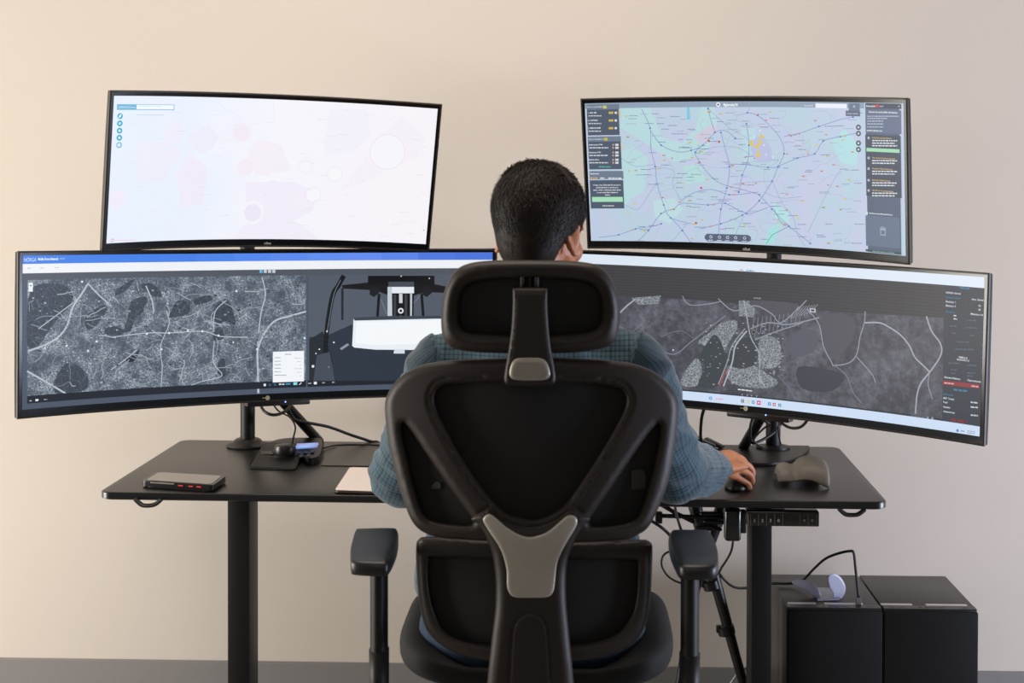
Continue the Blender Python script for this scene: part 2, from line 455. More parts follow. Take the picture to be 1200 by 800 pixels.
def monitor(k, label, cat='monitor'):
    s = Screen(k); w, h, hs, vb, vt = SIZE[k[0]]
    root = thing('curved_monitor', label, cat, s.c, 'curved monitors stacked over the desk', s.Q)
    RW = s.Q.to_4x4(); RW.translation = s.c
    us = np.linspace(-w / 2, w / 2, 41)
    prof = [(.0002, -h / 2 + .001), (.0002, h / 2 - .001), (-.001, h / 2), (-.013, h / 2), (-.016, h / 2 - .004), (-.032, h * .25), (-.036, 0), (-.034, -h * .25), (-.018, -h / 2 + .004), (-.013, -h / 2), (-.001, -h / 2)]
    bm = bmesh.new(); rings = []
    for i, u in enumerate(us):
        e = 1 if 0 < i < 40 else .55
        rings.append([bm.verts.new(s.loc(u, v, d if d > -.014 else -.014 + (d + .014) * (e if 1 < i < 39 else .1))) for d, v in prof])
    for a, b in zip(rings, rings[1:]):
        for j in range(len(prof)): bm.faces.new((a[j], a[(j + 1) % len(prof)], b[(j + 1) % len(prof)], b[j]))
    bm.faces.new(rings[0]); bm.faces.new(rings[-1][::-1])
    bm.transform(RW); obj('housing', bm, GLS, root, auto=35)
    # raised rim round the front edge
    bm = bmesh.new(); hw = w / 2; path = []
    for u in us: path.append((u, h / 2))
    path += [(hw, v) for v in np.linspace(h / 2, -h / 2, 8)[1:-1]]
    for u in us[::-1]: path.append((u, -h / 2))
    path += [(-hw, v) for v in np.linspace(-h / 2, h / 2, 8)[1:-1]]
    N = len(path); rg = []
    for i, (u, v) in enumerate(path):
        su = 1 if u >= hw - 1e-6 else (-1 if u <= -hw + 1e-6 else 0); sv = 1 if v >= h / 2 - 1e-6 else (-1 if v <= -h / 2 + 1e-6 else 0)
        q = []
        for (o, d) in ((.0018, -.004), (.0018, .0012), (.0006, .0022), (-.0022, .0022), (-.0028, .0)):
            q.append(bm.verts.new(s.loc(u + su * o, v + sv * o, d)))
        rg.append(q)
    for i in range(N):
        a, b = rg[i], rg[(i + 1) % N]
        for j in range(4): bm.faces.new((a[j], a[j + 1], b[j + 1], b[j]))
    bm.transform(RW); obj('bezel_rim', bm, RIM, root, auto=50)
    # electronics hump and arm mount at the back
    bm = bmesh.new(); box(bm, (0, .045, 0), (w * .36, .03, h * .55), bev=.01); box(bm, (0, .068, 0), (.115, .02, .115), bev=.003)
    bm.transform(RW); obj('rear_mount', bm, BLK, root, auto=40)
    return root, s, RW
def logo(s, root, t, X, Y, hh, col='#b9b4ae'):
    u, v = s.inv(X, Y); me = font_bm(t, 1, .02); xs = [q.co.x for q in me.vertices]; w = (max(xs) + min(xs)) / 2; k = hh / .70
    bm = bmesh.new(); bm.from_mesh(me)
    for q in bm.verts: q.co = s.loc(u + (q.co.x - w) * k, v + q.co.y * k - hh / 2, .0006)
    RW = s.Q.to_4x4(); RW.translation = s.c; bm.transform(RW)
    obj('logo', bm, mat('logo_paint', col, .5), root)
rnd = random.Random(3)
# ---- upper left: pale airspace map
root, s, RW = monitor('UL', 'upper left curved monitor showing a nearly white pale map with faint pink circles')
w, h, hs, vb, vt = SIZE['U']
s.rect((-hs, vt), (hs, vb), '#eef2fb', 6)
s.fade = .5
s.ppoly([(160, 167), (203, 167), (212, 180), (190, 213), (160, 213)], '#e6e2f4')
s.circle(203, 155, .025, '#e9e3f3'); s.ppoly([(220, 160), (244, 145), (257, 160), (248, 175), (236, 180), (221, 170)], '#e7e5f6')
s.ppoly([(222, 180), (243, 195), (238, 240), (211, 242), (209, 215), (206, 205)], '#ebe0f2')
s.circle(283, 155, .022, '#f2e2ee'); s.circle(283, 155, .026, '#f3dde8', .001)
s.ppoly([(292, 175), (305, 163), (330, 170), (341, 200), (300, 205), (290, 190)], '#f5e8f2')
s.ppoly([(287, 213), (345, 213), (372, 226), (366, 247), (345, 258), (377, 281), (270, 282), (292, 258), (288, 235)], '#f0e6f5')
s.ppoly([(380, 168), (386, 128), (430, 128), (434, 160), (412, 178), (380, 182)], '#f1eef9')
s.circle(296, 249, .029, '#f7f1f8'); s.circle(296, 249, .021, '#e6daf1'); s.circle(137, 233, .020, '#eedff2'); s.circle(350, 236, .020, '#f3e6f3'); s.circle(287, 196, .021, '#f4e4ef')
s.ppoly([(440, 165), (470, 137), (500, 160), (488, 185), (450, 200), (425, 215), (400, 222), (425, 190)], '#f9ebf3')
for X, Y, r, c in ((454, 178, .043, '#e9c3d8'), (358, 195, .0155, '#e9ccdc'), (392, 204, .0185, '#e8d2de'), (367, 228, .0185, '#ead0dc'), (358, 195, .021, '#f3e2ea')):
    s.circle(X, Y, r, c, .0011, 30)
s.circle(454, 178, .042, '#f7f6fb', 0, 30); s.circle(358, 195, .0145, '#f9f6f9'); s.circle(392, 204, .0175, '#f9f7fa'); s.circle(367, 228, .0175, '#faf7fa')
for P in ([(145, 152), (158, 145), (175, 141), (182, 132)], [(216, 117), (215, 140), (208, 130)], [(252, 115), (262, 126), (275, 132), (285, 140)], [(320, 116), (320, 140)], [(283, 150), (287, 160)]):
    s.line(P, .0012, '#d9dfe9')
for i in range(70):
    X, Y = rnd.uniform(145, 495), rnd.uniform(125, 278)
    s.words(X, Y, X + rnd.uniform(5, 14), Y, .0013, rnd.choice(['#d3d3df', '#dcd6e2', '#c9cbd8', '#e0d8e2']), i)
s.fade = 0; s.prect(137, 122, 204, 129, '#6cb4d8'); s.prect(160, 122.7, 203.3, 128.2, '#f2f8fc'); s.text('AIRSPACE Drones', 138.3, 125.4, .0042, '#e9f6fb', wid=.042)
s.words(163, 124.5, 190, 124.5, .001, '#c5cdd6'); s.words(160, 134.5, 192, 134.8, .0013, '#c0c6d0')
for Y in (136, 144.5, 153, 161.3, 169.8):
    X = 140.5 - (Y - 136) * .035; s.circle(X, Y, .0068, '#36a9c6'); s.circle(X, Y, .003, '#d9f2f8' if Y > 150 else '#c9ecf5')
s.line([(138.8, 138), (141.8, 134)], .0022, '#e9fbff', 1); s.circle(139.2, 169.8, .0048, '#d5eaf6')
s.circle(131.3, 281.5, .0035, '#d060a0', .001); s.words(134, 281.5, 160, 281, .0012, '#e6b9cf'); s.circle(496.5, 269.5, .0012, '#33373d')
s.build(root); logo(s, root, 'nilox', 313.5, 284.6, .0062)
# ---- upper right: flight map
root, s, RW = monitor('UR', 'upper right curved monitor showing a road map with dark side panels')
s.rect((-hs, vt), (hs, vb), '#c0cbe4', 4)
G = '#b4dadb'
s.ppoly([(728, 118), (760, 118), (775, 160), (800, 168), (815, 150), (822, 125), (835, 122), (842, 140), (828, 180), (790, 190), (745, 160), (728, 150)], '#b6d8dc')
s.ppoly([(726, 178), (742, 172), (760, 185), (755, 225), (740, 232), (730, 245), (728, 200)], '#b6d8dc')
s.ppoly([(800, 195), (822, 192), (826, 212), (806, 216)], '#b3d9d9'); s.ppoly([(868, 150), (885, 150), (888, 185), (872, 190)], '#b8d6df')
s.ppoly([(975, 165), (990, 150), (1006, 170), (1004, 195), (985, 190)], '#b0dbe0'); s.ppoly([(905, 235), (925, 250), (925, 262), (908, 255)], '#b2dde0')
s.ppoly([(765, 235), (790, 232), (800, 245), (785, 262), (768, 255)], '#bcd9de'); s.ppoly([(900, 268), (915, 260), (908, 285), (896, 286)], '#a6dcdc')
s.ppoly([(805, 125), (808, 125), (809, 140), (805, 140)], '#7fc4dd'); s.ppoly([(812, 160), (835, 145), (842, 152), (822, 170)], '#cbc9da')
s.prect(683, 120.5, 1013, 127, '#8fa0b5')
RC = '#8c9bc8'
roads = [[(752, 128), (762, 150), (763, 175), (768, 195), (770, 215), (778, 240), (786, 255), (810, 262)], [(762, 152), (775, 170), (795, 178), (810, 176), (824, 170), (838, 155), (850, 153), (862, 162)],
 [(838, 155), (833, 140), (830, 127)], [(824, 170), (815, 178), (820, 190), (832, 205), (845, 215), (870, 222), (890, 228)], [(890, 228), (905, 245), (925, 265), (950, 285)],
 [(845, 155), (850, 175), (855, 195), (852, 220), (845, 245), (842, 275)], [(875, 145), (878, 170), (876, 190), (870, 205), (866, 225)], [(876, 132), (888, 135), (905, 150), (916, 165), (919, 180), (912, 195), (905, 212), (890, 235), (870, 252), (845, 262), (820, 268)],
 [(919, 160), (940, 155), (960, 148), (985, 140), (1000, 137)], [(912, 195), (935, 185), (955, 180), (965, 165), (985, 160), (1008, 155)], [(850, 192), (875, 193), (900, 196), (915, 196)], [(798, 235), (815, 225), (835, 222), (855, 228), (880, 226)],
 [(702, 278), (725, 275), (745, 268), (765, 265), (775, 262)], [(790, 245), (800, 238), (830, 240), (850, 238), (875, 250), (900, 243)], [(790, 245), (775, 250), (760, 270), (745, 285)], [(786, 255), (800, 270), (812, 288)], [(805, 262), (790, 280), (780, 289)],
 [(905, 212), (918, 240), (930, 255), (935, 275), (945, 290)], [(895, 225), (915, 232), (940, 230)], [(728, 185), (745, 195), (768, 192)], [(733, 240), (748, 245), (762, 225), (770, 215)], [(768, 195), (790, 200), (788, 215), (795, 230), (798, 235)],
 [(872, 252), (862, 275), (858, 288)], [(830, 127), (855, 150), (875, 162), (900, 190)], [(860, 135), (876, 132), (878, 120)], [(862, 215), (885, 213), (905, 212)], [(815, 178), (840, 172), (865, 173), (882, 182), (905, 185)], [(985, 200), (975, 215), (960, 245), (948, 270)]]
for i, P in enumerate(roads): s.line(P, .0017 if i < 16 else .0011, RC if i < 16 else '#96a3c8')
for i in range(60):
    X, Y = rnd.uniform(735, 1000), rnd.uniform(135, 285); a = rnd.uniform(0, 6.3); P = [(X, Y)]
    for j in range(4): a += rnd.uniform(-.7, .7); X += 9 * math.cos(a); Y += 6 * math.sin(a); P.append((min(max(X, 735), 1005), min(max(Y, 130), 285)))
    s.line(P, .0008, '#aab4d2')
s.line([(907, 245), (915, 260), (925, 265), (905, 275), (898, 286)], .0012, '#3f8a90', 1)
for i in range(190):
    X, Y = rnd.uniform(732, 1005), rnd.uniform(132, 288)
    s.words(X, Y, X + rnd.uniform(6, 13), Y, .0017, rnd.choice(['#8087ac', '#9aa0bf', '#7a86a8', '#a5a9c6']), i)
for P in roads[:16]:
    for X, Y in P[::1]:
        if rnd.random() < .6: s.circle(X, Y, .0027, '#4b78bd', n=8, sq=.75)
for i in range(75):
    X, Y = rnd.uniform(732, 1005), rnd.uniform(130, 288); c = rnd.choice(['#c98b62', '#c9b552', '#cf8a80', '#d8c65a', '#b98a5a', '#c9bc6a'])
    u, v = s.inv(X, Y); q = rnd.uniform(.0022, .004); s.rect((u - q, v + .0015), (u + q, v - .0015), c)
for X, Y in ((843, 166), (831, 165), (816, 261), (822, 220)): s.circle(X, Y, .003, '#c84a50', n=8)
s.ppoly([(882, 165), (893, 157), (905, 175), (903, 190), (888, 190), (880, 176)], '#b7bfe0')
for X, Y, a, b in ((881, 167, 3, 7), (891, 166, 4, 6), (889, 179, 4, 9), (887, 171, 4, 2), (893, 160, 2, 3)):
    for j in range(5):
        u, v = s.inv(X + rnd.uniform(-a, a) * .5, Y + rnd.uniform(-b, b) * .5); s.circle(X + rnd.uniform(-a, a) * .5, Y + rnd.uniform(-b, b) * .5, .0029, '#e6c32e', n=6)
for X, Y in ((896, 170), (884, 160), (898, 181), (891, 153), (906, 184)): s.circle(X, Y, .0016, '#f4f6fc', n=6)
s.text('Madrid', 838, 209, .0042, '#5a5f82', al='c'); s.text('flightradar24', 848, 122.6, .0062, '#f3f6f8', .03, wid=.036); s.circle(842, 122.4, .0052, '#f4f6f8'); s.circle(842, 122.4, .0028, '#5f7186')
s.text('Madrid (MAD)', 943, 123.5, .0035, '#e8edf2', wid=.022); s.prect(956, 121, 993, 126.8, '#e6ebf7')
s.ppoly([(995, 121), (1008, 121), (1008, 130), (995, 130)], '#69788d'); s.text('A', 1000, 124.5, .006, '#dfe5ec')
s.prect(991.5, 129.5, 1008.5, 136.2, '#5e6b7f'); s.text('MAP VIEW', 993.5, 133, .0028, '#e3e8ee', wid=.026)
for Y in (149, 156.3, 167.5, 175): s.circle(1006.5, Y, .0062, '#4b5563'); s.circle(1006.5, Y, .0026, '#c9d2de')
PN = '#4e5a6b'
def panel(X0, Y0, X1, Y1, c=PN): s.prect(X0, Y0, X1, Y1, c)
panel(687.5, 122.5, 726, 128, '#6e7c8f'); s.text('Most tracked flights', 688.5, 125.2, .0032, '#f0f2f5', wid=.038); s.prect(706.8, 123.5, 711, 127.2, '#c2b93e'); s.text('LIVE', 707.3, 125.3, .002, '#ffffff', wid=.0075)
panel(687.8, 128.6, 726.5, 158)
for i, (Y, t) in enumerate(((132, '1. AEA 406'), (141, '2. LOFW6H'), (150, '3. IBE0340 B788'))):
    s.text(t, 689.5, Y, .0033, '#eef0f3', .02); s.words(690, Y + 3.6, 705, Y + 3.6, .0026, '#c9d0da', i); s.prect(714 - .5, Y - 1.2, 719, Y + 1.2, '#cfb048'); s.prect(720.5, Y - 1.2, 723.3, Y + 1.2, '#d8dde4')
s.prect(725, 129, 727, 137, '#c8b878')
panel(689, 160, 728, 165.5, '#6e7c8f'); s.text('Airport disruptions', 690, 163, .0032, '#eef0f3', wid=.036); s.prect(708, 161.3, 712.2, 164.5, '#c2b93e')
panel(689.3, 166, 729, 198)
for i, (Y, t) in enumerate(((169.5, 'Kathmandu KTM'), (178.5, 'Khatanga HTG'), (187, 'Baltic BLL'))):
    s.text(t, 690.7, Y, .0031, '#eef0f3', .02, wid=.033 - .004 * i); s.words(691, Y + 3.5, 713, Y + 3.5, .0026, '#d5dae2', i)
    for q in (0, 3.5): s.prect(718, Y - 1 + q, 719.5, Y + 1 + q, '#d8b0a4'); s.prect(721.2, Y - 1.2 + q, 725.2, Y + 1.2 + q, '#dcd3d6')
s.prect(727.8, 167.5, 730, 176, '#d6c9a8'); s.words(702, 195.3, 716, 195.4, .0022, '#54c0b4')
panel(690.8, 200.3, 731, 209.5, '#6e7c8f'); s.text('Bookmarks', 692, 203.3, .0034, '#f0f2f5', .02, wid=.022); s.words(692, 208.4, 700, 208.4, .0028, '#e8b24a'); s.words(703.5, 208.5, 709, 208.5, .0028, '#dfe3e9', 1); s.words(713, 208.6, 729, 208.8, .0028, '#dfe3e9', 2)
panel(691.2, 211, 732, 244)
for i, t in enumerate(('Create a free Flightradar24 account to', 'add bookmarks or upgrade to a', 'Silver, Gold, or Business subscription', 'to get more flight details or', 'filters')):
    s.text(t, 711.5 + i * .2, 216.5 + i * 2.9, .0030, '#f2f4f6', .02, 'c', wid=(.070, .056, .070, .054, .012)[i])
s.prect(694, 230.6, 730.3, 236.2, '#a5dcb9'); s.text('Add bookmarks', 713, 240.7, .0032, '#eef0f3', .02, 'c', wid=.03)
s.prect(1014.5, 120.5, 1057, 298.5, '#57657a')
s.prect(1014.5, 120.5, 1056.8, 127.5, '#454c59'); s.text('flightradar24', 1012.5 + 3, 124, .0040, '#eceff2', .02, wid=.022); s.prect(1026, 122.3, 1030.5, 125.8, '#c04a50'); s.text('.com', 1031, 124, .004, '#eceff2', wid=.01); s.circle(1054, 124.4, .0016, '#c5cbd4')
s.prect(1014.5, 128, 1057, 157, '#64718a')
s.text('Discover the world of flight with Business', 1035.5, 131.3, .0036, '#f0f2f6', .02, 'c', wid=.070)
for i, (a, Y) in enumerate(((1054, 136), (1040, 138.6), (1036, 141.7), (1036, 145), (1036, 148.5))): s.words(1017, Y, a, Y, .0022, '#b4c0d2', i)
s.text('upgrade to Business now', 1016.5, 152.4, .0035, '#f4f6f8', .02, wid=.038)
s.prect(1014.5, 157.5, 1057.3, 232, '#46505f')
for i, (Y, n_) in enumerate(((161, 3), (184.5, 2), (197, 2), (210.5, 2), (222.5, 2))):
    s.text(('Unlock the premium features', 'The world of aviation connected', 'Amazing flight features', 'Extended flight history', 'Upgrade to our premium plan')[i], 1022.5, Y, .0034, '#d6b06a', .02, wid=(.048, .057, .05, .046, .053)[i])
    s.circle(1018.5, Y + .4, .0032, '#aab6c6', n=10)
    for j in range(n_): s.words(1022.6, Y + 3.4 + 3 * j, 1052 - 3 * (j % 2), Y + 3.7 + 3 * j, .0026, '#d9dfe7', i * 5 + j)
s.prect(1016, 173, 1054.8, 179, '#a0d9b4')
s.text('Get free access flightradar24.com', 1019, 249.4, .0034, '#eceff2', .02, wid=.058); s.prect(1016.3, 247.8, 1017.4, 251, '#eceff2')
s.prect(1014.8, 252, 1055.4, 291, '#66748a'); s.circle(1035, 268.5, .006, '#98a4b5', .0014, 12); s.prect(1032, 266.5, 1038.6, 276, '#98a4b5'); s.prect(1033.2, 269.5, 1037.4, 274.5, '#66748a')
s.prect(1015, 291.6, 1057, 298, '#3b5058'); s.text('Show the route to go ad-free', 1036, 294.8, .0032, '#86b8a8', .02, 'c', wid=.054)
s.ppoly([(p[0], p[1]) for p in ((829, 273.5), (877, 275), (880.5, 277.5), (880, 282), (876, 283.5), (829, 281.8), (826, 279), (826.5, 275.5))], '#56607a')
for i, X in enumerate((833.5, 843.5, 853, 862.5, 873)): s.circle(X, 277.2 + i * .35, .0032, '#dfe6ee', .0011, 8); s.words(X - 3, 281 + i * .35, X + 2.5, 281 + i * .35, .0016, '#dfe6ee', i)
s.build(root); logo(s, root, 'nilox', 875, 291.5, .0068, '#c9c4bd')
# ---- lower left: city satellite map and drone picture
w, h, hs, vb, vt = SIZE['L']
root, s, RW = monitor('LL', 'lower left ultrawide curved monitor showing a grey satellite city map and a drone picture')
s.rect((-hs, vt), (hs, vb), '#4a5465')
u0 = -hs; dv = lambda a: vt - a
s.rect((-hs, vt), (hs, vt - .019), '#3f7fe6'); 
for i in range(10): s.rect((-.35 + i * .094, vt), (-.25 + i * .094, vt - .019), ['#3f7fe8', '#437fe9', '#4a83ea', '#5287ee', '#5a8af0', '#618ef0', '#658df0', '#5d86ea', '#4f79df', '#4a74da'][i])
s.rect((-hs, vt - .019), (hs, vt - .040), '#eef1f5'); s.rect((-hs, vt - .040), (hs, vt - .058), '#50565f')
s.text('NÓRGA', 28, 304.3, .0085, '#d7ecff', 0, wid=.030); s.text('Mobile Drone Network', 44.5, 303.4, .0058, '#eef6ff', .03, wid=.050); s.words(70, 303, 76, 303, .0018, '#a9cbff')
for i, X in enumerate((32, 47, 64)): s.words(X, 314.3 - i * .4, X + 4.5, 314.2 - i * .4, .0022, '#c2c7cf', i)
for X, c in ((304, '#62b8dd'), (309, '#c5cad3'), (314, '#c5cad3'), (319, '#c5cad3')): s.prect(X, 316, X + 3.6, 319.6, c)
a = s.inv(31, 466); b = s.inv(358.5, 322)
um = s.inv(358.5, 400)[0]; vtop = vt - .055; vbot = vb + .029
s.rect((-hs + .012, vtop), (um, vbot), '#596472', 1)
DK = '#3b4350'
for P in ([(40, 335), (72, 333), (85, 345), (82, 358), (62, 380), (45, 405), (32, 405), (32, 360)], [(136, 340), (150, 330), (158, 327), (148, 340), (136, 346)], [(152, 356), (158, 350), (172, 348), (170, 362), (158, 374), (153, 388), (145, 388), (150, 370)],
          [(198, 370), (208, 352), (222, 356), (220, 368), (200, 372)], [(228, 350), (246, 346), (248, 352), (230, 357)], [(252, 360), (262, 350), (270, 356), (276, 380), (264, 376), (254, 382), (250, 372)], [(123, 385), (136, 382), (146, 388), (140, 392), (125, 392)],
          [(64, 445), (78, 425), (100, 435), (102, 455), (80, 460), (64, 460)], [(100, 372), (118, 358), (126, 362), (112, 382), (102, 386)], [(252, 385), (260, 384), (262, 396), (250, 398)], [(165, 335), (178, 332), (190, 345), (180, 347)], [(255, 425), (263, 420), (264, 440), (256, 440)]):
    s.ppoly(smooth_loop(P, 3), rnd.choice(['#39424e', '#3e4754', '#414a57']), 7)
s.ppoly([(147, 421), (156, 416), (164, 409), (160, 420), (155, 424), (149, 424)], '#171d28')
RD = '#b7c0ca'
for P, wd in (([(33, 411), (55, 403), (70, 393), (79, 380), (85, 360), (95, 345), (103, 332)], .004), ([(32, 435), (55, 448), (82, 464)], .004), ([(103, 332), (115, 345), (130, 358)], .003), ([(303, 460), (302, 430), (302, 410), (310, 390), (322, 376), (340, 370), (358, 365)], .0042), ([(302, 460), (302, 400)], .003),
              ([(131, 395), (172, 390), (198, 390), (238, 388), (258, 394), (290, 395)], .0022), ([(171, 335), (178, 352), (180, 365)], .003), ([(45, 385), (65, 370), (85, 355)], .0022), ([(307, 325), (311, 345), (306, 365), (303, 390)], .0028), ([(130, 433), (148, 420), (160, 410)], .0022), ([(250, 388), (252, 365), (265, 352)], .0022),
              ([(188, 460), (190, 430), (188, 405), (198, 380), (195, 365)], .002), ([(215, 455), (235, 447), (260, 440), (250, 425), (251, 400)], .002)): s.line(P, wd, RD, 4)
for X, Y in ((78, 405), (113, 400), (52, 408), (103, 411), (172, 391), (198, 390), (220, 387), (237, 388), (256, 393), (273, 401), (301, 409), (189, 409), (96, 330), (357, 396), (277, 341)): s.circle(X, Y, .0028, '#dde3e8', n=8)
for i in range(110):
    X, Y = rnd.uniform(36, 352), rnd.uniform(328, 455); a_ = rnd.choice([.2, 1.7, .9, 2.6]) + rnd.uniform(-.4, .4); P = [(X, Y)]
    for j in range(rnd.randint(2, 5)): a_ += rnd.uniform(-.5, .5); X += 7 * math.cos(a_); Y += 5 * math.sin(a_); P.append((min(max(X, 34), 356), min(max(Y, 326), 452 - (X - 34) * .0)))
    s.line(P, rnd.choice([.0012, .0016, .0022]), rnd.choice(['#8b96a3', '#79848f', '#9ba5b0', '#a9b2bc']), 3)
for i in range(260):
    X, Y = rnd.uniform(35, 350), rnd.uniform(330, 450); q = rnd.uniform(.001, .003); u, v = s.inv(X, Y); s.rect((u - q, v + q * .7), (u + q, v - q * .7), rnd.choice(['#8a95a3', '#a8b2bd', '#2f3844', '#747f8d', '#38414d']))
s.prect(33, 331, 38, 341.5, '#e9edf2'); s.words(34.5, 334.5, 36.5, 334.5, .0025, '#5f6875')
s.rect((-hs + .012, vbot + .001), (um, vb + .013), '#161c26'); s.rect((um + .004, vbot + .001), (hs, vb + .013), '#161b25')
s.words(34, 469.5, 37, 469.4, .0022, '#b9c2cc'); s.prect(41, 467.5, 44.5, 469.6, '#e8edf2'); s.words(51, 468, 55, 467.8, .0024, '#9aa4b0')
s.prect(319.5, 412, 356, 446.5, '#f0f3f7'); s.words(334, 415, 341, 415, .0018, '#7d8490')
for i in range(6): s.words(321.5, 419 + i * 4.1, 329 + (i == 5) * 6, 419 + i * 4.1, .0017, '#8b929e', i); s.words(345 + i % 3 * 3, 419.5 + i * 4.1, 353, 419.5 + i * 4.1, .0014, '#b5bac4', i)
s.circle(310, 450.8, .0035, '#cfe3ee'); s.circle(316, 450.7, .0028, '#2b6480'); s.circle(322, 450.5, .0028, '#2b6480'); s.words(326.5, 450, 333, 450, .0034, '#d3dde6'); s.words(334.5, 449.7, 341, 449.6, .0034, '#35a0c4'); s.prect(343.5, 447.6, 348, 450.8, '#7fdcec'); s.line([(350.5, 450.5), (353, 448)], .002, '#e0e6ea', 1)
# drone picture
ud = um + .006; DR = '#535b68'
s.rect((ud, vtop), (hs, vbot), DR)
def D(P, c): s.ppoly(P, c)
D([(362, 395), (385, 392), (412, 380), (600, 380), (600, 446), (362, 446)], '#2a333f')
D([(362, 398), (378, 388), (390, 420), (385, 446), (362, 446)], '#20272f'); D([(371, 416), (386, 412), (392, 446), (367, 446)], '#414a57')
D([(392, 412), (430, 416), (560, 416), (560, 446), (392, 446)], '#26323e')
s.line([(402, 324), (396, 335), (390, 345), (385, 370), (382, 395), (381, 412)], .012, '#17191d', 4); s.line([(399, 328), (391, 345), (386, 372), (383, 390)], .0018, '#6d7680', 4)
s.line([(401, 338), (401, 374)], .006, '#22262c', 1)
D([(400, 334), (430, 331), (448, 330), (470, 330), (500, 331), (525, 336), (560, 334), (560, 338), (520, 343), (500, 342), (485, 346), (455, 346), (440, 340), (402, 338)], '#15161a')
D([(431, 323), (509, 323), (509, 334), (431, 334)], '#111216')
D([(455, 330), (485, 330), (485, 337), (455, 337)], '#454b55')
s.line([(444, 345), (442, 372)], .007, '#131417', 1); s.line([(494, 345), (496, 372)], .007, '#131417', 1); s.line([(446, 350), (453, 368)], .001, '#8b939d', 1); s.line([(492, 346), (484, 356)], .001, '#8b939d', 1)
for X in (438, 500): D([(X - 5, 338), (X + 6, 336), (X + 6, 343), (X, 348), (X - 5, 345)], '#1b1d22')
D([(454, 336), (485, 336), (484.5, 375), (454, 375)], '#101114'); D([(454, 336), (485, 336), (485, 343.5), (454, 343.5)], '#e5eaf0'); D([(454, 336), (459, 336), (459.5, 375), (454, 375)], '#c3cbd4'); D([(480.5, 343), (482.8, 343), (482.5, 374), (480.5, 374)], '#bfc6cd')
D([(467.5, 344), (471.5, 344), (471.5, 355), (467.5, 355)], '#c8ced6'); s.circle(469.5, 364, .0055, '#dfe4ea', .0035, 10); s.circle(469.5, 371, .003, '#aab1ba'); D([(461, 345), (464, 345), (464, 372), (461, 372)], '#3b4048'); D([(474, 345), (477, 345), (477, 372), (474, 372)], '#3b4048')
D([(414, 374), (527, 372), (530, 405), (500, 410), (440, 409.5), (415, 407), (412.5, 405)], '#e8eef4'); D([(415, 372), (455, 370), (526, 370), (527, 373), (415, 375.5)], '#3c434d')
D([(418, 377), (520, 375), (522, 402), (440, 404), (416, 402)], '#f3f7fa'); D([(462, 409), (474, 409), (474, 414), (461, 414)], '#d5dce4')
for X, Y, r in ((470, 323.5, .0016), (366.5, 429, .0036), (370, 414, .0018), (374, 409, .002), (391, 401, .0022), (383, 388, .002), (385, 430, .001), (503, 326, .0016)): s.circle(X, Y, r, '#dfe6ee', n=8)
D([(398, 408), (407, 402), (409, 404), (400, 410)], '#8c96a2')
s.words(361, 449, 365, 449, .0022, '#b9c2cc'); s.prect(367.5, 447.2, 371, 450, '#e8edf2'); s.words(377, 448.3, 381, 448.2, .0024, '#9aa4b0'); s.words(389, 447.7, 392, 447.6, .0026, '#b5bec8')
s.build(root)
# ---- lower right: country satellite map with side panel
root2, s2, RW2 = root, s, RW
root, s, RW = monitor('LR', 'lower right ultrawide curved monitor showing a dark satellite map and grey window')
s.rect((-hs, vt), (hs, vt - .0235), '#dbe6f3'); s.rect((-hs, vt - .0235), (hs, vb), '#3c4048')
up = s.inv(1107, 400)[0]
vg = [(s.inv(X, Y)) for X, Y in ((725, 347), (800, 350.5), (900, 358.5), (1000, 366.5), (1106, 372.5))]
s.rect((-hs, vt - .0235), (up, -.02), '#3b3b3f', 5)
vbt = s.inv(1000, 484)[1]
s.poly([(-hs, vg[0][1])] + vg + [(up, vbt - .01), (-hs, vbt - .01)], '#444750', 2)
s.poly([(up, vt - .0235), (hs, vt - .0235), (hs, vb + .02), (up, vb + .02)], '#343a44')
# town and fields
s.sm = True
T = lambda P: s.ppoly(P, '#808790', 3)
T([(818, 400), (838, 385), (846, 378), (862, 375), (864, 384), (855, 400), (848, 412), (836, 415), (826, 405)])
T([(853, 430), (880, 427), (898, 437), (912, 448), (895, 455), (858, 449)]); T([(800, 440), (815, 420), (822, 428), (820, 450), (800, 452)])
T([(866, 352), (886, 353), (884, 372), (866, 370)]); T([(740, 349), (775, 346), (772, 356), (748, 357)]); T([(892, 395), (912, 398), (915, 425), (898, 432), (888, 420)])
s.ppoly([(830, 400), (838, 392), (846, 402), (852, 414), (872, 395), (888, 400), (886, 425), (868, 432), (850, 428), (842, 452), (818, 452), (826, 430), (820, 418)], '#3a4147')
s.ppoly([(924, 398), (940, 385), (958, 390), (955, 410), (935, 418), (922, 410)], '#545762'); s.ppoly([(966, 370), (990, 368), (1003, 380), (995, 405), (975, 420), (962, 395)], '#4f5059')
s.ppoly([(935, 430), (965, 432), (990, 440), (975, 458), (940, 455)], '#383d47'); s.ppoly([(880, 352), (935, 356), (930, 368), (915, 372), (900, 364), (886, 362)], '#504f58')
RD = '#8c929e'
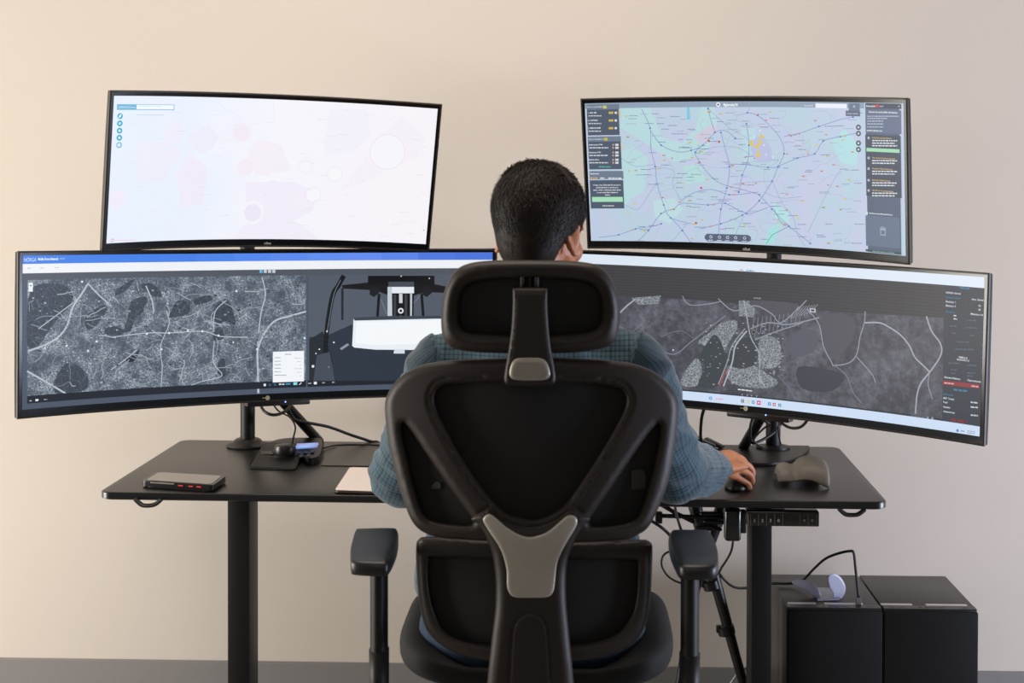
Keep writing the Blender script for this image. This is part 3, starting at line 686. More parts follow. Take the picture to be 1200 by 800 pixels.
for P, wd, c in (([(690, 420), (720, 415), (762, 408), (790, 415), (808, 402), (830, 385), (850, 370)], .0030, '#747b88'), ([(727, 366), (735, 358), (744, 351)], .003, '#aab0ba'), ([(800, 347), (808, 357), (830, 356), (845, 353)], .0022, RD), ([(842, 350), (860, 364), (885, 358), (905, 368), (915, 378), (935, 362), (945, 352)], .0026, RD),
                 ([(872, 352), (876, 375), (880, 395), (890, 415), (890, 440), (896, 452)], .0026, '#a2a9b2'), ([(875, 388), (862, 405), (858, 425), (848, 452)], .0034, '#aab2ba'), ([(873, 385), (858, 405), (852, 425), (842, 450)], .0022, '#9aa2aa'), ([(880, 385), (900, 378), (925, 380), (960, 372)], .003, RD), ([(885, 398), (905, 390), (935, 380), (943, 376)], .0026, RD),
                 ([(946, 362), (960, 380), (965, 405), (975, 425), (978, 428), (995, 425), (1004, 415), (1008, 395), (1013, 378), (1014, 365)], .0026, RD), ([(1004, 418), (1015, 430), (1023, 440), (1026, 448)], .0024, RD), ([(978, 428), (992, 440), (1000, 460), (1010, 472)], .0022, '#737985'), ([(1014, 378), (1030, 378), (1040, 382), (1055, 392), (1066, 405), (1072, 418), (1082, 428), (1090, 436)], .0034, '#a0a5af'),
                 ([(1086, 371), (1092, 388), (1102, 402), (1103, 415), (1092, 433), (1080, 448), (1075, 462), (1073, 484)], .0034, '#a0a5af'), ([(1089, 438), (1088, 452), (1093, 467)], .0022, RD), ([(912, 440), (925, 455), (932, 468)], .0018, '#6d7380'), ([(775, 395), (785, 390), (800, 388), (815, 398)], .0016, '#6d7380'), ([(742, 388), (752, 380), (754, 388)], .0016, '#777d89'), ([(762, 423), (770, 440), (768, 452)], .0016, '#777d89')): s.line(P, wd, c, 4)
s.line([(853, 432), (848, 440), (844, 452)], .0028, '#a34a50', 2)
for i in range(12): s.line([(884 + i * 5, 372 - i * .6), (881 + i * 5, 392 - i * .9)], .0014, '#7f8592', 1)
for i in range(8): s.line([(926 + i * 3.2, 373 - i * .8), (936 + i * 3.2, 359 - i * .3)], .0015, '#8d93a0', 1)
for i in range(60):
    X, Y = rnd.uniform(885, 920), rnd.uniform(375, 440); q = rnd.uniform(.0012, .003); u, v = s.inv(X, Y); s.rect((u - q, v + q * .6), (u + q, v - q * .6), rnd.choice(['#868c98', '#6d7380', '#9ba1ab', '#4b4f59']))
for i in range(150):
    X, Y = rnd.uniform(820, 910), rnd.uniform(378, 452); q = rnd.uniform(.0008, .0024); u, v = s.inv(X, Y); s.rect((u - q, v + q * .6), (u + q, v - q * .6), rnd.choice(['#8a9098', '#a9b0b6', '#6f767e', '#363c44']))
s.circle(789, 410, .0018, '#eef2f6', n=8); s.circle(883.5, 389, .0075, '#31363a'); s.circle(883.5, 389, .005, '#8f958f', .0012)
s.text('ALTITUDE', 883.5, 349, .0030, '#cfd3d8', wid=.018); s.words(867, 316.2, 871.5, 316.5, .0028, '#b9a9ac'); s.words(875, 316.8, 884, 317.3, .0028, '#5f9cc0')
s.prect(949.5, 361, 956, 366, '#c8ccd2'); s.prect(950.7, 362, 954.8, 365, '#4b4e57')
s.words(865, 456, 882, 458, .0026, '#e2e6ea', 4)
va = s.inv(1147.6, 511.7)[1]
s.poly([(-hs, vbt + .002), (up, vbt + .002), (up, vb + .025), (-hs, vb + .025)], '#262b35')
for i, X in enumerate((870, 876, 881, 887)): s.circle(X, 462.3 + i * .5, .0022, '#8a929c', n=6)
s.words(1068, 487, 1085, 489, .0030, '#5d6470'); s.circle(1087.5, 489.3, .003, '#8a929c'); s.circle(1093, 490, .003, '#8a929c')
s.rect((-hs, vb + .0215), (hs, vb), '#cbdcf3')
for X, Y, c in ((833, 466.3, '#2f9bd8'), (870.5, 469.6, '#46505e'), (877, 470.5, '#d8cc6a'), (883, 471, '#3c8fc8'), (889.5, 471.6, '#d2468e'), (902, 473, '#2c86c4'), (907.5, 473.7, '#c25a5a'), (914, 474.5, '#3b8f9c')):
    u, v = s.inv(X, Y); q = .0048 if X > 888 and X < 891 else .0036; s.rect((u - q, v + q), (u + q, v - q), c); s.rect((u - q * .4, v + q * .4), (u + q * .4, v - q * .4), '#dfe9f4')
s.words(839, 466.9, 848, 467.6, .003, '#e2a9b9')
s.circle(1122.5, 504.3, .0032, '#4d86c8'); s.words(1126, 504.5, 1131, 505, .003, '#8fa6c4'); s.words(1134, 504.6, 1143, 505.6, .0022, '#8fa0ba'); s.words(1134, 506.8, 1143, 507.8, .0022, '#8fa0ba')
# side panel text
s.sm = False
def tx(t, X, Y, c='#d3d9df', hh=.0040, w_=None): s.text(t, X, Y, hh, c, .02, 'l', w_)
tx('ORDERS', 1125, 337, '#4c9ab8', .0036, .025); tx('NÓRGA Norte3', 1109, 342.5, w_=.036); tx('Selected station', 1109, 347.8, '#3f7f9c', .0036, .036)
for Y, t, r_ in ((353, 'Battery 1', '92%'), (357.7, 'Battery 2', '88%')): tx(t, 1109, Y, w_=.024); tx(r_, 1147, Y + 5, w_=.006)
tx('Aux. Signals', 1139, 350.3, w_=.032); tx('Status', 1109, 364.6, '#3f7f9c', .0036, .022); tx('Mission info', 1138, 367.5, w_=.036)
for X, Y, a in ((1118, 369.5, 3), (1118, 373.3, 4), (1134, 375, 12), (1132, 383.5, 14), (1114, 381.5, 8), (1137, 392.5, 5), (1116, 390, 5), (1122, 400.2, 14), (1120, 408.8, 22), (1112, 425, 14), (1134, 427.5, 11), (1115, 433, 8), (1115, 437, 5), (1134, 436.5, 10), (1134, 440, 7)):
    s.words(X, Y, X + a, Y + .5, .0026, '#d3d9df' if a < 5 else '#596371', int(a))
tx('SIMULA', 1124, 418.2, w_=.022); tx('RUNWAY10', 1122, 420.9, w_=.03)
tx('Standard Battery', 1107, 441.5, w_=.040); tx('Operational', 1134, 445, w_=.033)
s.ppoly([(1105.3, 445.5), (1148.5, 450.3), (1148.3, 455.2), (1105.1, 450.3)], '#8e3038'); s.words(1107, 448.3, 1118, 449.5, .0028, '#e0b0b0'); s.words(1139, 452, 1147, 453, .0028, '#e0b0b0')
s.words(1118, 456.3, 1134, 458, .0040, '#3b7c98', 2)
tx('Signals', 1106, 461.3, '#3f7f9c', .0036, .024); tx('MRT Tested', 1106, 466, w_=.026); tx('Fuel', 1106, 470.7, w_=.010); tx('Heading', 1106, 476.3, w_=.017); tx('Autonomous', 1106, 481.5, w_=.028)
for Y in (471, 476.5, 486): s.words(1138, Y, 1146.5, Y + .8, .0030, '#c5ccd4', int(Y))
s.words(1115, 491.5, 1134, 494.5, .0062, '#7c2a33', 3)
s.build(root)
# joystick pods, round marks and blue lights below the two wide displays
for r_, s_, X, Y, led in ((root, s, 874, 478.5, (898, 486)), (root2, s2, 313.5, 466, (334, 470.5))):
    u, v = s_.inv(X, Y); M4 = s_.Q.to_4x4(); M4.translation = s_.c
    q = s_.loc(u + .03, -.1853, 0)
    bm = bmesh.new(); box(bm, (q.x, q.y + .016, -.188), (.16, .032, .020), RZ(-(u + .03) / s_.R), bev=.004); bm.transform(M4); obj('control_pod', bm, BLK, r_, auto=40)
    bm = bmesh.new(); q = s_.loc(u, v, .0006); lathe(bm, [(.0055, -.0002), (.0055, .0008), (.0040, .0008), (.0040, .0002)], q, 20, (0, -1, 0)); box(bm, q + Vector((-.010, 0, 0)), (.008, .0008, .0012)); lathe(bm, [(.0013, 0), (.0013, .0012)], q, 10, (0, -1, 0))
    bm.transform(M4); obj('round_mark', bm, mat('mark_paint', '#b0a989', .45), r_)
    u, v = s_.inv(*led); q = s_.loc(u, max(v, -.1935), .0); bm = bmesh.new(); ball(bm, (q.x, q.y - .0035, q.z), .0018, seg=8, rings=6); bm.transform(M4)
    lm = bpy.data.materials.get('blue_indicator')
    if not lm:
        lm, nn, LL, bb = emis_mat('blue_indicator'); bb.inputs['Base Color'].default_value = (.05, .08, .3, 1); bb.inputs['Emission Color'].default_value = (.25, .35, 1, 1); bb.inputs['Emission Strength'].default_value = 3
    obj('indicator_light', bm, lm, r_)
# ------------------------------------------------------------------ standing desk
DW, DD, DX, DY, DA, DZ = 1.799, .741, -.1866, 4.0011, -.0151, .75
RD_ = RZ(DA)
desk = thing('standing_desk', 'wide matte black standing desk on two square legs against the wall', 'desk', (DX, DY, 0), rot=RD_)
DT = mat('desk_laminate', '#0f0e0d', .32, var=.05, scale=60, bump=.03, bscale=1400, spec=.55)
STL = mat('black_steel', '#100e0d', .5, var=.08, bump=.04, bscale=900, spec=.3)
SID = mat('steel_side', '#2a2826', .30, var=.04)
def dk(x, y, z=0): return RD_ @ Vector((x, y, z)) + Vector((DX, DY, 0))
def desk_bm(f):
    bm = bmesh.new(); f(bm); bm.transform(Matrix.Translation((DX, DY, 0)) @ RD_.to_4x4()); return bm
def top(bm):
    o = rrect(-DW / 2, -DD / 2, DW / 2, DD / 2, .028, 8)
    L = [[(x * (1 - e / .9), y * (1 - e / .37), z) for x, y in o] for e, z in ((.004, .732), (0, .7345), (0, .7475), (.0006, .7492), (.0025, .75))]
    R = [[bm.verts.new(p) for p in l] for l in L]
    for a, b in zip(R, R[1:]):
        for i in range(len(a)): bm.faces.new((a[i], a[(i + 1) % len(a)], b[(i + 1) % len(a)], b[i]))
    bm.faces.new(R[0][::-1]); bm.faces.new(R[-1])
obj('tabletop', desk_bm(top), DT, desk, auto=50)
fl = atz(375, 546, .75); fr = atz(640, 549, .75)
def flap(bm):
    i = (Matrix.Translation((DX, DY, 0)) @ RD_.to_4x4()).inverted(); a = i @ fl; b = i @ fr
    prism(bm, rrect(a.x, a.y, b.x, DD / 2 - .03, .012), .7502, .7522)
obj('cable_flap', desk_bm(flap), DT, desk, auto=50)
for px0, px1, s in ((266.5, 299.5, 1), (875, 904.7, -1)):
    A = at(px0 if s > 0 else px1, 620, 3.955); B = at(292.3 if s > 0 else 880.8, 620, 3.955)
    x0, x1 = sorted((A.x, B.x)); cx = (x0 + x1) / 2
    bm = bmesh.new(); box(bm, (cx, 4.01, .39), (x1 - x0, .11, .68), bev=.003); obj('leg', bm, STL, desk, auto=40)
    bm = bmesh.new(); box(bm, (cx, 4.01, .02), (x1 - x0 + .02, .68, .035), bev=.006); obj('foot', bm, STL, desk, auto=40)
    bm = bmesh.new(); box(bm, (cx, 4.01, .724), (.08, .36, .015), bev=.002); obj('support_bracket', bm, STL, desk, auto=40)
bm = bmesh.new(); box(bm, (-.16, 4.06, .712), (1.25, .05, .036), bev=.003); obj('crossbar', bm, STL, desk, auto=40)
for pts in ([(158, 584), (163, 589), (168, 592), (177, 592), (183, 590), (189, 585)], [(983, 595.5), (988, 600.5), (993, 603), (1003, 603), (1008, 601), (1014, 596)]):
    bm = bmesh.new(); Q = catmull([at(x, y, 3.64) for x, y in pts], 5); tube(bm, Q, [(.005, .009)] * len(Q), 8, ref=(0, 1, 0)); obj('cable_hook', bm, mat('grey_hook_plastic', '#2b2927', .4), desk, smooth=True)
bm = bmesh.new(); q = atz(340.5, 582, .744); box(bm, (q.x, q.y - .0005, .741), (.0012, .002, .017)); obj('edge_seam', bm, mat('seam_black', '#080808', .7), desk)
# control panel under the front edge
cp0 = at(875.5, 599, 3.648); cp1 = at(960, 617, 3.648)
PX = lambda px, py: at(px, py, 3.6478)
bm = bmesh.new(); box(bm, ((cp0.x + cp1.x) / 2, 3.668, (cp0.z + cp1.z) / 2), (cp1.x - cp0.x, .04, cp0.z - cp1.z), bev=.002); obj('control_panel', bm, mat('panel_gloss', '#12110e', .2, coat=.4), desk, auto=40)
PT = mat('panel_marks', '#a59f86', .5)
for px, w_ in ((876.8, .0022), (879.6, .0008), (888.8, .0008), (898.3, .0008), (907.8, .0008), (917.3, .0008), (937.3, .0005), (947, .0005), (957, .0005)):
    a = PX(px, 602); b = PX(px, 616); bm = bmesh.new(); box(bm, ((a.x + b.x) / 2, 3.6478, (a.z + b.z) / 2), (w_, .001, a.z - b.z)); obj('panel_divider', bm, mat('panel_lines', '#6b6650', .5), desk)
for t, px in (('1', 884.2), ('2', 893.5), ('3', 903), ('0', 912.3), ('A', 942.5), ('V', 951.8)):
    me = font_bm(t, 1, .03); bm = bmesh.new(); bm.from_mesh(me); c = PX(px, 609.6); xs = [v.co.x for v in bm.verts]; k = .0095 if t not in 'AV' else .0075
    if t in 'AV':
        bm.free(); bm = bmesh.new(); s_ = 1 if t == 'A' else -1
        prism(bm, [(-.36, -.3 * s_), (-.15, -.3 * s_), (0, .12 * s_), (.15, -.3 * s_), (.36, -.3 * s_), (.1, .42 * s_), (-.1, .42 * s_)], 0, .01); xs = [-.36, .36]
        for v in bm.verts: v.co.y += .36
    for v in bm.verts: v.co = Vector((c.x + (v.co.x - (min(xs) + max(xs)) / 2) * k, 3.6474, c.z + (v.co.y - .36) * k))
    obj('button_symbol', bm, PT, desk)
# ------------------------------------------------------------------ monitor poles
def ring_clamp(bm, c, r, h): lathe(bm, [(r * .9, -h / 2), (r, -h / 2 + .002), (r, h / 2 - .002), (r * .9, h / 2)], c, 24)
for k, px, ku, kl, lab in (('l', 290.3, 'UL', 'LL', 'black round pole stand clamped behind the left pair of monitors'), ('r', 906, 'UR', 'LR', 'black pole stand rising from a wide half-round plate behind the right pair of monitors')):
    b = at(px, 520, 4.285)
    X, Y = b.x, 4.285
    st = thing('monitor_stand', lab, 'monitor stand', (X, Y, .75), 'pole stands for the monitors')
    bm = bmesh.new(); lathe(bm, [(.0195, .758), (.0195, 1.62), (.017, 1.625)], (X, Y, 0), 28); obj('pole', bm, STL, st, auto=40)
    bm = bmesh.new()
    if k == 'l':
        lathe(bm, [(.056, .7503), (.058, .753), (.056, .757), (.040, .762), (.036, .768), (.030, .772)], (X, Y, 0), 36)
    else:
        # wide plate with straight rear edge and bowed front
        P = [atz(x, y, .7575) for x, y in ((838, 523), (845, 529), (858, 536), (875, 541), (893, 542.5), (912, 541.5), (930, 537), (944, 530), (948.5, 523))]
        P = catmull(P, 5); P = [(p.x, p.y) for p in P]; P += [(P[-1][0], 4.33), (P[0][0], 4.33)]
        prism(bm, P, .7522, .7575)
        lathe(bm, [(.045, .7575), (.045, .763), (.030, .766)], (X, Y, 0), 30)
    obj('base_plate', bm, mat('stand_plate', '#1f1c1a', .42, var=.04), st, auto=40)
    for kk in (ku, kl):
        c = Vector(MON[kk][:3]); Q = RZ(MON[kk][3]) @ RX(MON[kk][4]); mb = c + Q @ Vector((0, .082, 0))
        bm = bmesh.new(); ring_clamp(bm, (X, Y, mb.z), .030, .06)
        mid = (Vector((X, Y, mb.z)) + mb) / 2 + Vector((.05 if k == 'l' else -.05, .01, 0))
        tube(bm, [Vector((X, Y - .02, mb.z)), mid, mb], [(.016, .02)] * 3, 12, ref=(0, 0, 1), round_=2)
        ball(bm, mb, .028, seg=14, rings=8)
        obj('arm', bm, STL, st, auto=40)
    bm = bmesh.new()
    if k == 'l': A, B = at(331, 470, 4.12), atz(374, 517, .752)
    else: A, B = at(891, 490, 4.12), atz(871, 524, .758)
    tube(bm, [A, (A + B) / 2, B], [.0135, .0135, .0135], 12, round_=2); tube(bm, [A, Vector((X, Y - .01, A.z + .02))], [.012, .012], 10)
    obj('strut', bm, STL, st, auto=40)
CBL = mat('black_cable_rubber', '#0e0d0d', .5, var=.1)
def cable(name, P, r, label, cat='cable', group=None, parent=None, n=8):
    bm = bmesh.new(); tube(bm, catmull(P, n), r, 8, round_=1)
    o = obj(name, bm, CBL, parent, smooth=True)
    if parent is None: tag(o, label, cat, group)
    return o
cable('power_cable', [at(338, 480, 4.1), at(345, 491, 4.15), at(360, 495, 4.2), at(385, 500, 4.25), at(410, 509, 4.3), at(434, 517, 4.36), at(446, 522, 4.395), at(455, 560, 4.41)], .0042, 'thick black cable running from the left stand over the rear desk edge')
cable('cable_loop', [at(306, 470, 4.05), at(307, 478, 4.02), at(313, 484, 4.0), at(322, 486, 4.0), at(332, 483, 4.02), at(339, 477, 4.05), at(342, 470, 4.08)], .0040, 'thick black cable loop hanging under the left ultrawide monitor')
cable('thin_cable', [at(318, 470, 4.03), at(326, 481, 4.02), at(340, 489, 4.1), at(346, 500, 4.15), at(344, 512, 4.2), at(342, 522, 4.22)], .0022, 'thin black wire hanging from the left ultrawide monitor to the desk')
cable('controller_cable', [atz(372, 527, .757), atz(381, 524.5, .754), atz(395, 521.5, .753), atz(425, 521, .753), atz(460, 522, .753)], .0022, 'thin black wire leaving the dial controller towards the right')
cable('display_cable', [at(826, 476, 4.0), at(822.5, 488, 4.02), at(821, 505, 4.1), at(821.5, 515, 4.2), at(824, 524, 4.25)], .0042, 'black cable dropping straight down under the right ultrawide monitor')
cable('cable_loop', [at(908, 489, 4.1), at(915, 495, 4.08), at(926, 501, 4.06), at(937, 500.5, 4.04), at(944, 495, 4.03), at(948, 488, 4.02)], .0038, 'black cable loop hanging right of the right pole')
cable('bundled_cable', [at(884, 486, 4.05), at(880, 497, 4.04), at(879, 510, 4.05), at(882, 519, 4.06), at(892, 516, 4.08), at(905, 508, 4.1), at(914, 498, 4.12), at(919, 488, 4.12)], .0040, 'black cable curled round the right pole and its strut')
cable('bundled_wire', [at(890, 488, 4.03), at(897, 494, 4.02), at(902, 497, 4.03), at(896, 501, 4.05), at(886, 511, 4.05), at(884, 518, 4.05), at(893, 524, 4.1)], .0026, 'thin black wires knotted in front of the right pole')
cable('drooping_wire', [at(914, 490, 4.1), at(912, 503, 4.1), at(913.5, 514, 4.12), at(915.5, 521, 4.15)], .0020, 'thin black wire hugging the right side of the right pole')
# ------------------------------------------------------------------ things on the desk
# phone-like slab
ph = thing('smartphone', 'black phone with a grey glass top and small red glints along its near edge', 'phone', atz(215, 563, .75))
Pc = [atz(165.5, 563.5, .765), atz(183, 553.3, .765), atz(265.5, 557.8, .765), atz(250, 569, .765)]
def quad_slab(P, z0, z1, r, inset=0):
    bm = bmesh.new(); C_ = sum((Vector(p) for p in P), Vector()) / 4; Q = []
    for i in range(4):
        p = Vector(P[i]); a = Vector(P[i - 1]); b = Vector(P[(i + 1) % 4]); p = p + (C_ - p).normalized() * inset
        da = (a - p).normalized(); db = (b - p).normalized()
        for t in np.linspace(0, 1, 6): Q.append(((p + da * r * (1 - t) ** 2 + db * r * t ** 2).x, (p + da * r * (1 - t) ** 2 + db * r * t ** 2).y))
    prism(bm, Q, z0, z1); return bm
bm = quad_slab(Pc, .7535, .7665, .012); es = [e for e in bm.edges if len(e.link_faces) == 2 and e.calc_face_angle() > 1.2]; bmesh.ops.bevel(bm, geom=es, offset=.003, segments=3, affect='EDGES')
obj('body', bm, mat('phone_case', '#0d0c0c', .3), ph, auto=50)
obj('glass_panel', quad_slab(Pc, .7664, .7672, .012, .012), mat('grey_phone_glass', '#3a3634', .16, coat=.6), ph)
bm = quad_slab(Pc, .7502, .754, .012, .012); obj('foot_pad', bm, BLK, ph)
e0, e1 = Vector(Pc[0]), Vector(Pc[3]); ed = (e1 - e0)
rl, nn, LL, bb = emis_mat('red_glint_glow'); bb.inputs['Base Color'].default_value = (.3, .01, .01, 1); bb.inputs['Emission Color'].default_value = (1, .03, .03, 1); bb.inputs['Emission Strength'].default_value = .5
ang = math.atan2(ed.y, ed.x)
for t in (.55, .69, .80):
    c = e0 + ed * t; bm = bmesh.new(); box(bm, (c.x, c.y - .0012, .7605), (.011, .002, .0022), RZ(ang)); obj('red_glint', bm, rl, ph)  # glowing dashes stand in for red reflections on the near edge
c = e0 + ed * .30; bm = bmesh.new(); box(bm, (c.x, c.y - .001, .7632), (.062, .0025, .003), RZ(ang), bev=.0008); obj('edge_glint', bm, mat('pale_glint', '#b3a89f', .25, .6), ph)  # pale bar in place of a strip of light mirrored in the edge
# dial controller
dc = thing('dial_controller', 'black desktop controller with a round dial, blue glowing panel and sloping wrist rest', 'controller', atz(332, 535, .75))
def zpoly(P, z): return [atz(x, y, z) for x, y in P]
def hull(bm, bot, topp):
    a = [bm.verts.new(p) for p in bot]; b = [bm.verts.new(p) for p in topp]; n = len(a)
    bm.faces.new(a[::-1]); bm.faces.new(b)
    for i in range(n): bm.faces.new((a[i], a[(i + 1) % n], b[(i + 1) % n], b[i]))
bm = bmesh.new(); bot = zpoly([(291, 549), (346, 551), (357, 531), (309, 529)], .7508)
tp = [p + Vector((0, 0, h)) for p, h in zip(bot, (.005, .005, .026, .026))]; hull(bm, bot, tp); bmesh.ops.bevel(bm, geom=[e for e in bm.edges], offset=.0035, segments=3, affect='EDGES')
obj('wrist_rest', bm, mat('soft_black', '#131212', .55), dc, auto=45)
bm = bmesh.new(); O = smooth_loop([(306, 539), (310, 534), (317, 528), (330, 524.5), (352, 523.5), (374, 524), (378, 527), (377, 534), (373, 542), (361, 544.5), (353, 541), (345, 541), (330, 540)], 4)
bot = zpoly(O, .7508); tp = []
for p in bot:
    f = (p.y - bot[0].y) / .25; tp.append(p + Vector((0, 0, .017 + .010 * max(0, min(1, f)))))
hull(bm, bot, tp); bmesh.ops.bevel(bm, geom=[e for e in bm.edges if len(e.link_faces) == 2 and e.calc_face_angle() > .9], offset=.003, segments=3, affect='EDGES')
obj('body', bm, mat('gloss_black', '#09090a', .38, spec=.3), dc, auto=35)
kc = atz(334, 527, .783); bm = bmesh.new(); lathe(bm, [(.026, -.012), (.028, -.008), (.028, .006), (.026, .012), (.018, .014)], kc, 32); obj('dial', bm, mat('knob_black', '#1b1a1a', .35), dc, auto=40)
bm = bmesh.new(); q = [atz(346, 524.5, .7795), atz(371, 523, .7795), atz(373, 518.5, .786), atz(348, 519.5, .786)]
hull(bm, [p + Vector((0, .004, -.004)) for p in q], q)
dm, nn, LL, bb = emis_mat('blue_reflection_glow'); tcn = nn.new('ShaderNodeTexCoord'); wv = nn.new('ShaderNodeTexNoise'); wv.inputs['Scale'].default_value = 30; rp = nn.new('ShaderNodeValToRGB')
rp.color_ramp.elements[0].color = (.01, .05, .35, 1); rp.color_ramp.elements[0].position = .35; rp.color_ramp.elements[1].color = (.12, .35, .95, 1); rp.color_ramp.elements[1].position = .6
LL.new(tcn.outputs['Object'], wv.inputs['Vector']); LL.new(wv.outputs[0], rp.inputs[0]); LL.new(rp.outputs[0], bb.inputs['Emission Color']); bb.inputs['Emission Strength'].default_value = .8
obj('display', bm, dm, dc)  # self-lit panel imitates blue screen light reflected on the glossy top
for i, (x, y) in enumerate(((350, 531), (358, 530.5), (366, 530), (352, 535), (361, 534.5), (321, 529), (318, 532))):
    c = atz(x, y, .7715); bm = bmesh.new(); box(bm, c, (.010, .012, .004), bev=.0015); obj('key', bm, mat('key_grey', '#2d2c2c', .3), dc, auto=40)
# white tablet
tb = thing('tablet', 'white rounded tablet with a thin black edge beside the left elbow', 'tablet', atz(425, 562, .75))
Pt = [atz(391.5, 574, .758), atz(409.5, 547, .758), atz(485, 549, .758), atz(478, 577, .758)]
bm = quad_slab(Pt, .7525, .7575, .014); obj('body', bm, mat('dark_tablet_edge', '#3b302c', .35), tb, auto=50)
bm = quad_slab(Pt, .7575, .7583, .012, .0035); obj('cover', bm, mat('white_tablet_face', '#efe0d6', .4, var=.01), tb)
bm = quad_slab(Pt, .7502, .7526, .01, .02); obj('foot_pad', bm, BLK, tb)
# grey moulded shell on the right of the desk
def shell(name, secs, th, m, label, cat):
    """secs: (x, ycentre, half depth, height, front hem, lean)"""
    bm = bmesh.new(); rows = []
    S = catmull([Vector((a[0], a[1], a[2])) for a in secs], 5); H = catmull([Vector((a[3], a[4], a[5])) for a in secs], 5)
    for p, h in zip(S, H):
        r = []
        for j in range(21):
            t = math.pi * j / 20
            z = .7505 + h.x * math.sin(t) ** .6 if 0 < j < 20 else .7505
            y = p.y - p.z * math.cos(t)
            if j < 10: z = max(z, .7505 + h.y * (1 if j < 3 else 1))
            else: z = max(z, .7505 + .001)
            r.append(bm.verts.new((p.x + h.z * (z - .75), y, z)))
        rows.append(r)
    for a, b in zip(rows, rows[1:]):
        for j in range(20): bm.faces.new((a[j], b[j], b[j + 1], a[j + 1]))
    bmesh.ops.remove_doubles(bm, verts=bm.verts, dist=1e-5)
    o = obj(name, bm, m, None, smooth=True)
    so = o.modifiers.new('s', 'SOLIDIFY'); so.thickness = th; so.offset = -1; sb = o.modifiers.new('b', 'SUBSURF'); sb.levels = 1; sb.render_levels = 1
    apply_mods(o); tag(o, label, cat); return o
g0 = atz(909, 562, .755); g1 = atz(969, 565, .755)
xa, xb = g0.x, g1.x; yc = 3.84; wd = xb - xa
shell('plastic_shell', [(xa, yc, .038, .018, .006, 0), (xa + .004, yc, .046, .040, .008, 0), (xa + wd * .17, yc, .050, .047, .010, 0), (xa + wd * .34, yc, .050, .043, .012, 0), (xa + wd * .46, yc, .058, .056, .017, 0), (xa + wd * .66, yc, .066, .064, .015, 0), (xa + wd * .84, yc - .006, .070, .062, .006, 0), (xa + wd * .95, yc - .01, .068, .057, .0, 0), (xb, yc - .01, .062, .048, .0, 0)],
      .006, mat('warm_grey_print', '#6f6960', .55, var=.03, bump=.1, bscale=500), 'warm grey humped plastic shell standing on the right end of the desk', 'plastic shell')
# small black adapters near the right forearm
for i, (x, y, l, a, lab) in enumerate(((836, 521, .055, -.5, 'small black adapter with a pale tip beside the wide stand plate'), (816, 517, .065, -.7, 'black adapter lying closest to the blue sleeve'), (826, 524, .055, -.2, 'flat black connector between two adapters behind the sleeve'))):
    c = atz(x, y, .765); e = thing('adapter', lab, 'adapter', (c.x, c.y, .752), 'small adapters behind the right forearm')
    bm = bmesh.new(); box(bm, (c.x, c.y, .7655 + .004 * i), (l, .022, .018), RZ(a) @ RY(.35), bev=.003); obj('body', bm, BLK, e, auto=40)
    bm = bmesh.new(); d = RZ(a) @ RY(.35) @ Vector((l / 2 + .004, 0, 0)); box(bm, Vector((c.x, c.y, .7655 + .004 * i)) + d, (.010, .012, .006), RZ(a) @ RY(.35)); obj('plug_tip', bm, mat('metal_tip', '#8d8a86', .3, 1), e)
for i, P in enumerate(([(806, 512), (814, 516), (822, 523), (832, 528), (838, 530)], [(803, 518), (812, 523), (820, 529), (829, 533)])):
    cable('adapter_wire', [atz(x, y, .762 + .002 * i) for x, y in P], .0024, ('thin black wire tangled behind the sleeve, farther from the camera', 'thin black wire tangled behind the sleeve, nearer the camera')[i])
# computer mouse under the hand
mo = thing('computer_mouse', 'black computer mouse under the right hand', 'computer mouse', atz(868, 570, .75))
mc = Vector((.415, 3.765, .7505)); mc = atz(866, 570, .752); mc.z = .7505
bm = bmesh.new(); g = bmesh.ops.create_uvsphere(bm, u_segments=24, v_segments=14, radius=1)
for v in bm.verts:
    z = v.co.z; v.co = RZ(-.35) @ Vector((v.co.x * .030 * (1 - .12 * v.co.y), v.co.y * .055, max(z, -.05) * .030)) + mc + Vector((0, 0, .0015))
obj('body', bm, mat('mouse_black', '#101011', .35), mo, smooth=True)
bm = bmesh.new(); lathe(bm, [(.006, -.003), (.007, -.002), (.007, .002), (.006, .003)], mc + RZ(-.35) @ Vector((0, .032, .0235)), 16, RZ(-.35) @ Vector((1, 0, 0))); obj('scroll_wheel', bm, RIM, mo, auto=40)
# ------------------------------------------------------------------ under the desk
pb = thing('power_adapter', 'black rounded power box hanging under the desk beside the control panel', 'power adapter', at(861, 616, 3.72))
a = at(849.5, 616, 3.72); b = at(869, 616, 3.72); cx = (a.x + b.x) / 2; w_ = b.x - a.x; zt = at(860, 597, 3.72).z; zb = at(860, 635, 3.72).z
bm = bmesh.new(); box(bm, (cx, 3.74, (zt + zb) / 2), (w_, w_ * .9, zt - zb), bev=.008, seg=4); obj('body', bm, mat('adapter_black', '#131313', .25, coat=.3), pb, auto=40)
bm = bmesh.new(); a2 = at(874.5, 616, 3.72); zt2 = at(860, 600, 3.72).z; zb2 = at(860, 626, 3.72).z; box(bm, ((b.x + a2.x) / 2, 3.745, (zt2 + zb2) / 2), (a2.x - b.x + .004, .03, zt2 - zb2), bev=.003)
obj('side_housing', bm, BLK, pb, auto=40)
bm = bmesh.new(); box(bm, (cx, 3.745, (zt + .7320) / 2), (.012, .02, .7318 - zt + .004)); obj('mounting_clip', bm, STL, pb)
cable('power_adapter_cable', [at(859, 634, 3.74), at(857, 645, 3.75), at(852, 655, 3.78), at(846, 664, 3.8), at(842, 671, 3.85), at(834, 678, 4.1), at(820, 683, 4.2), at(808, 684, 4.22), at(795, 682, 4.22), at(783, 675, 4.22), at(776, 664, 4.22), at(775.5, 655, 4.22), at(779, 649, 4.22), at(786, 646, 4.22), at(797, 647, 4.2)], .0028, 'black wire looping round behind the right armrest')
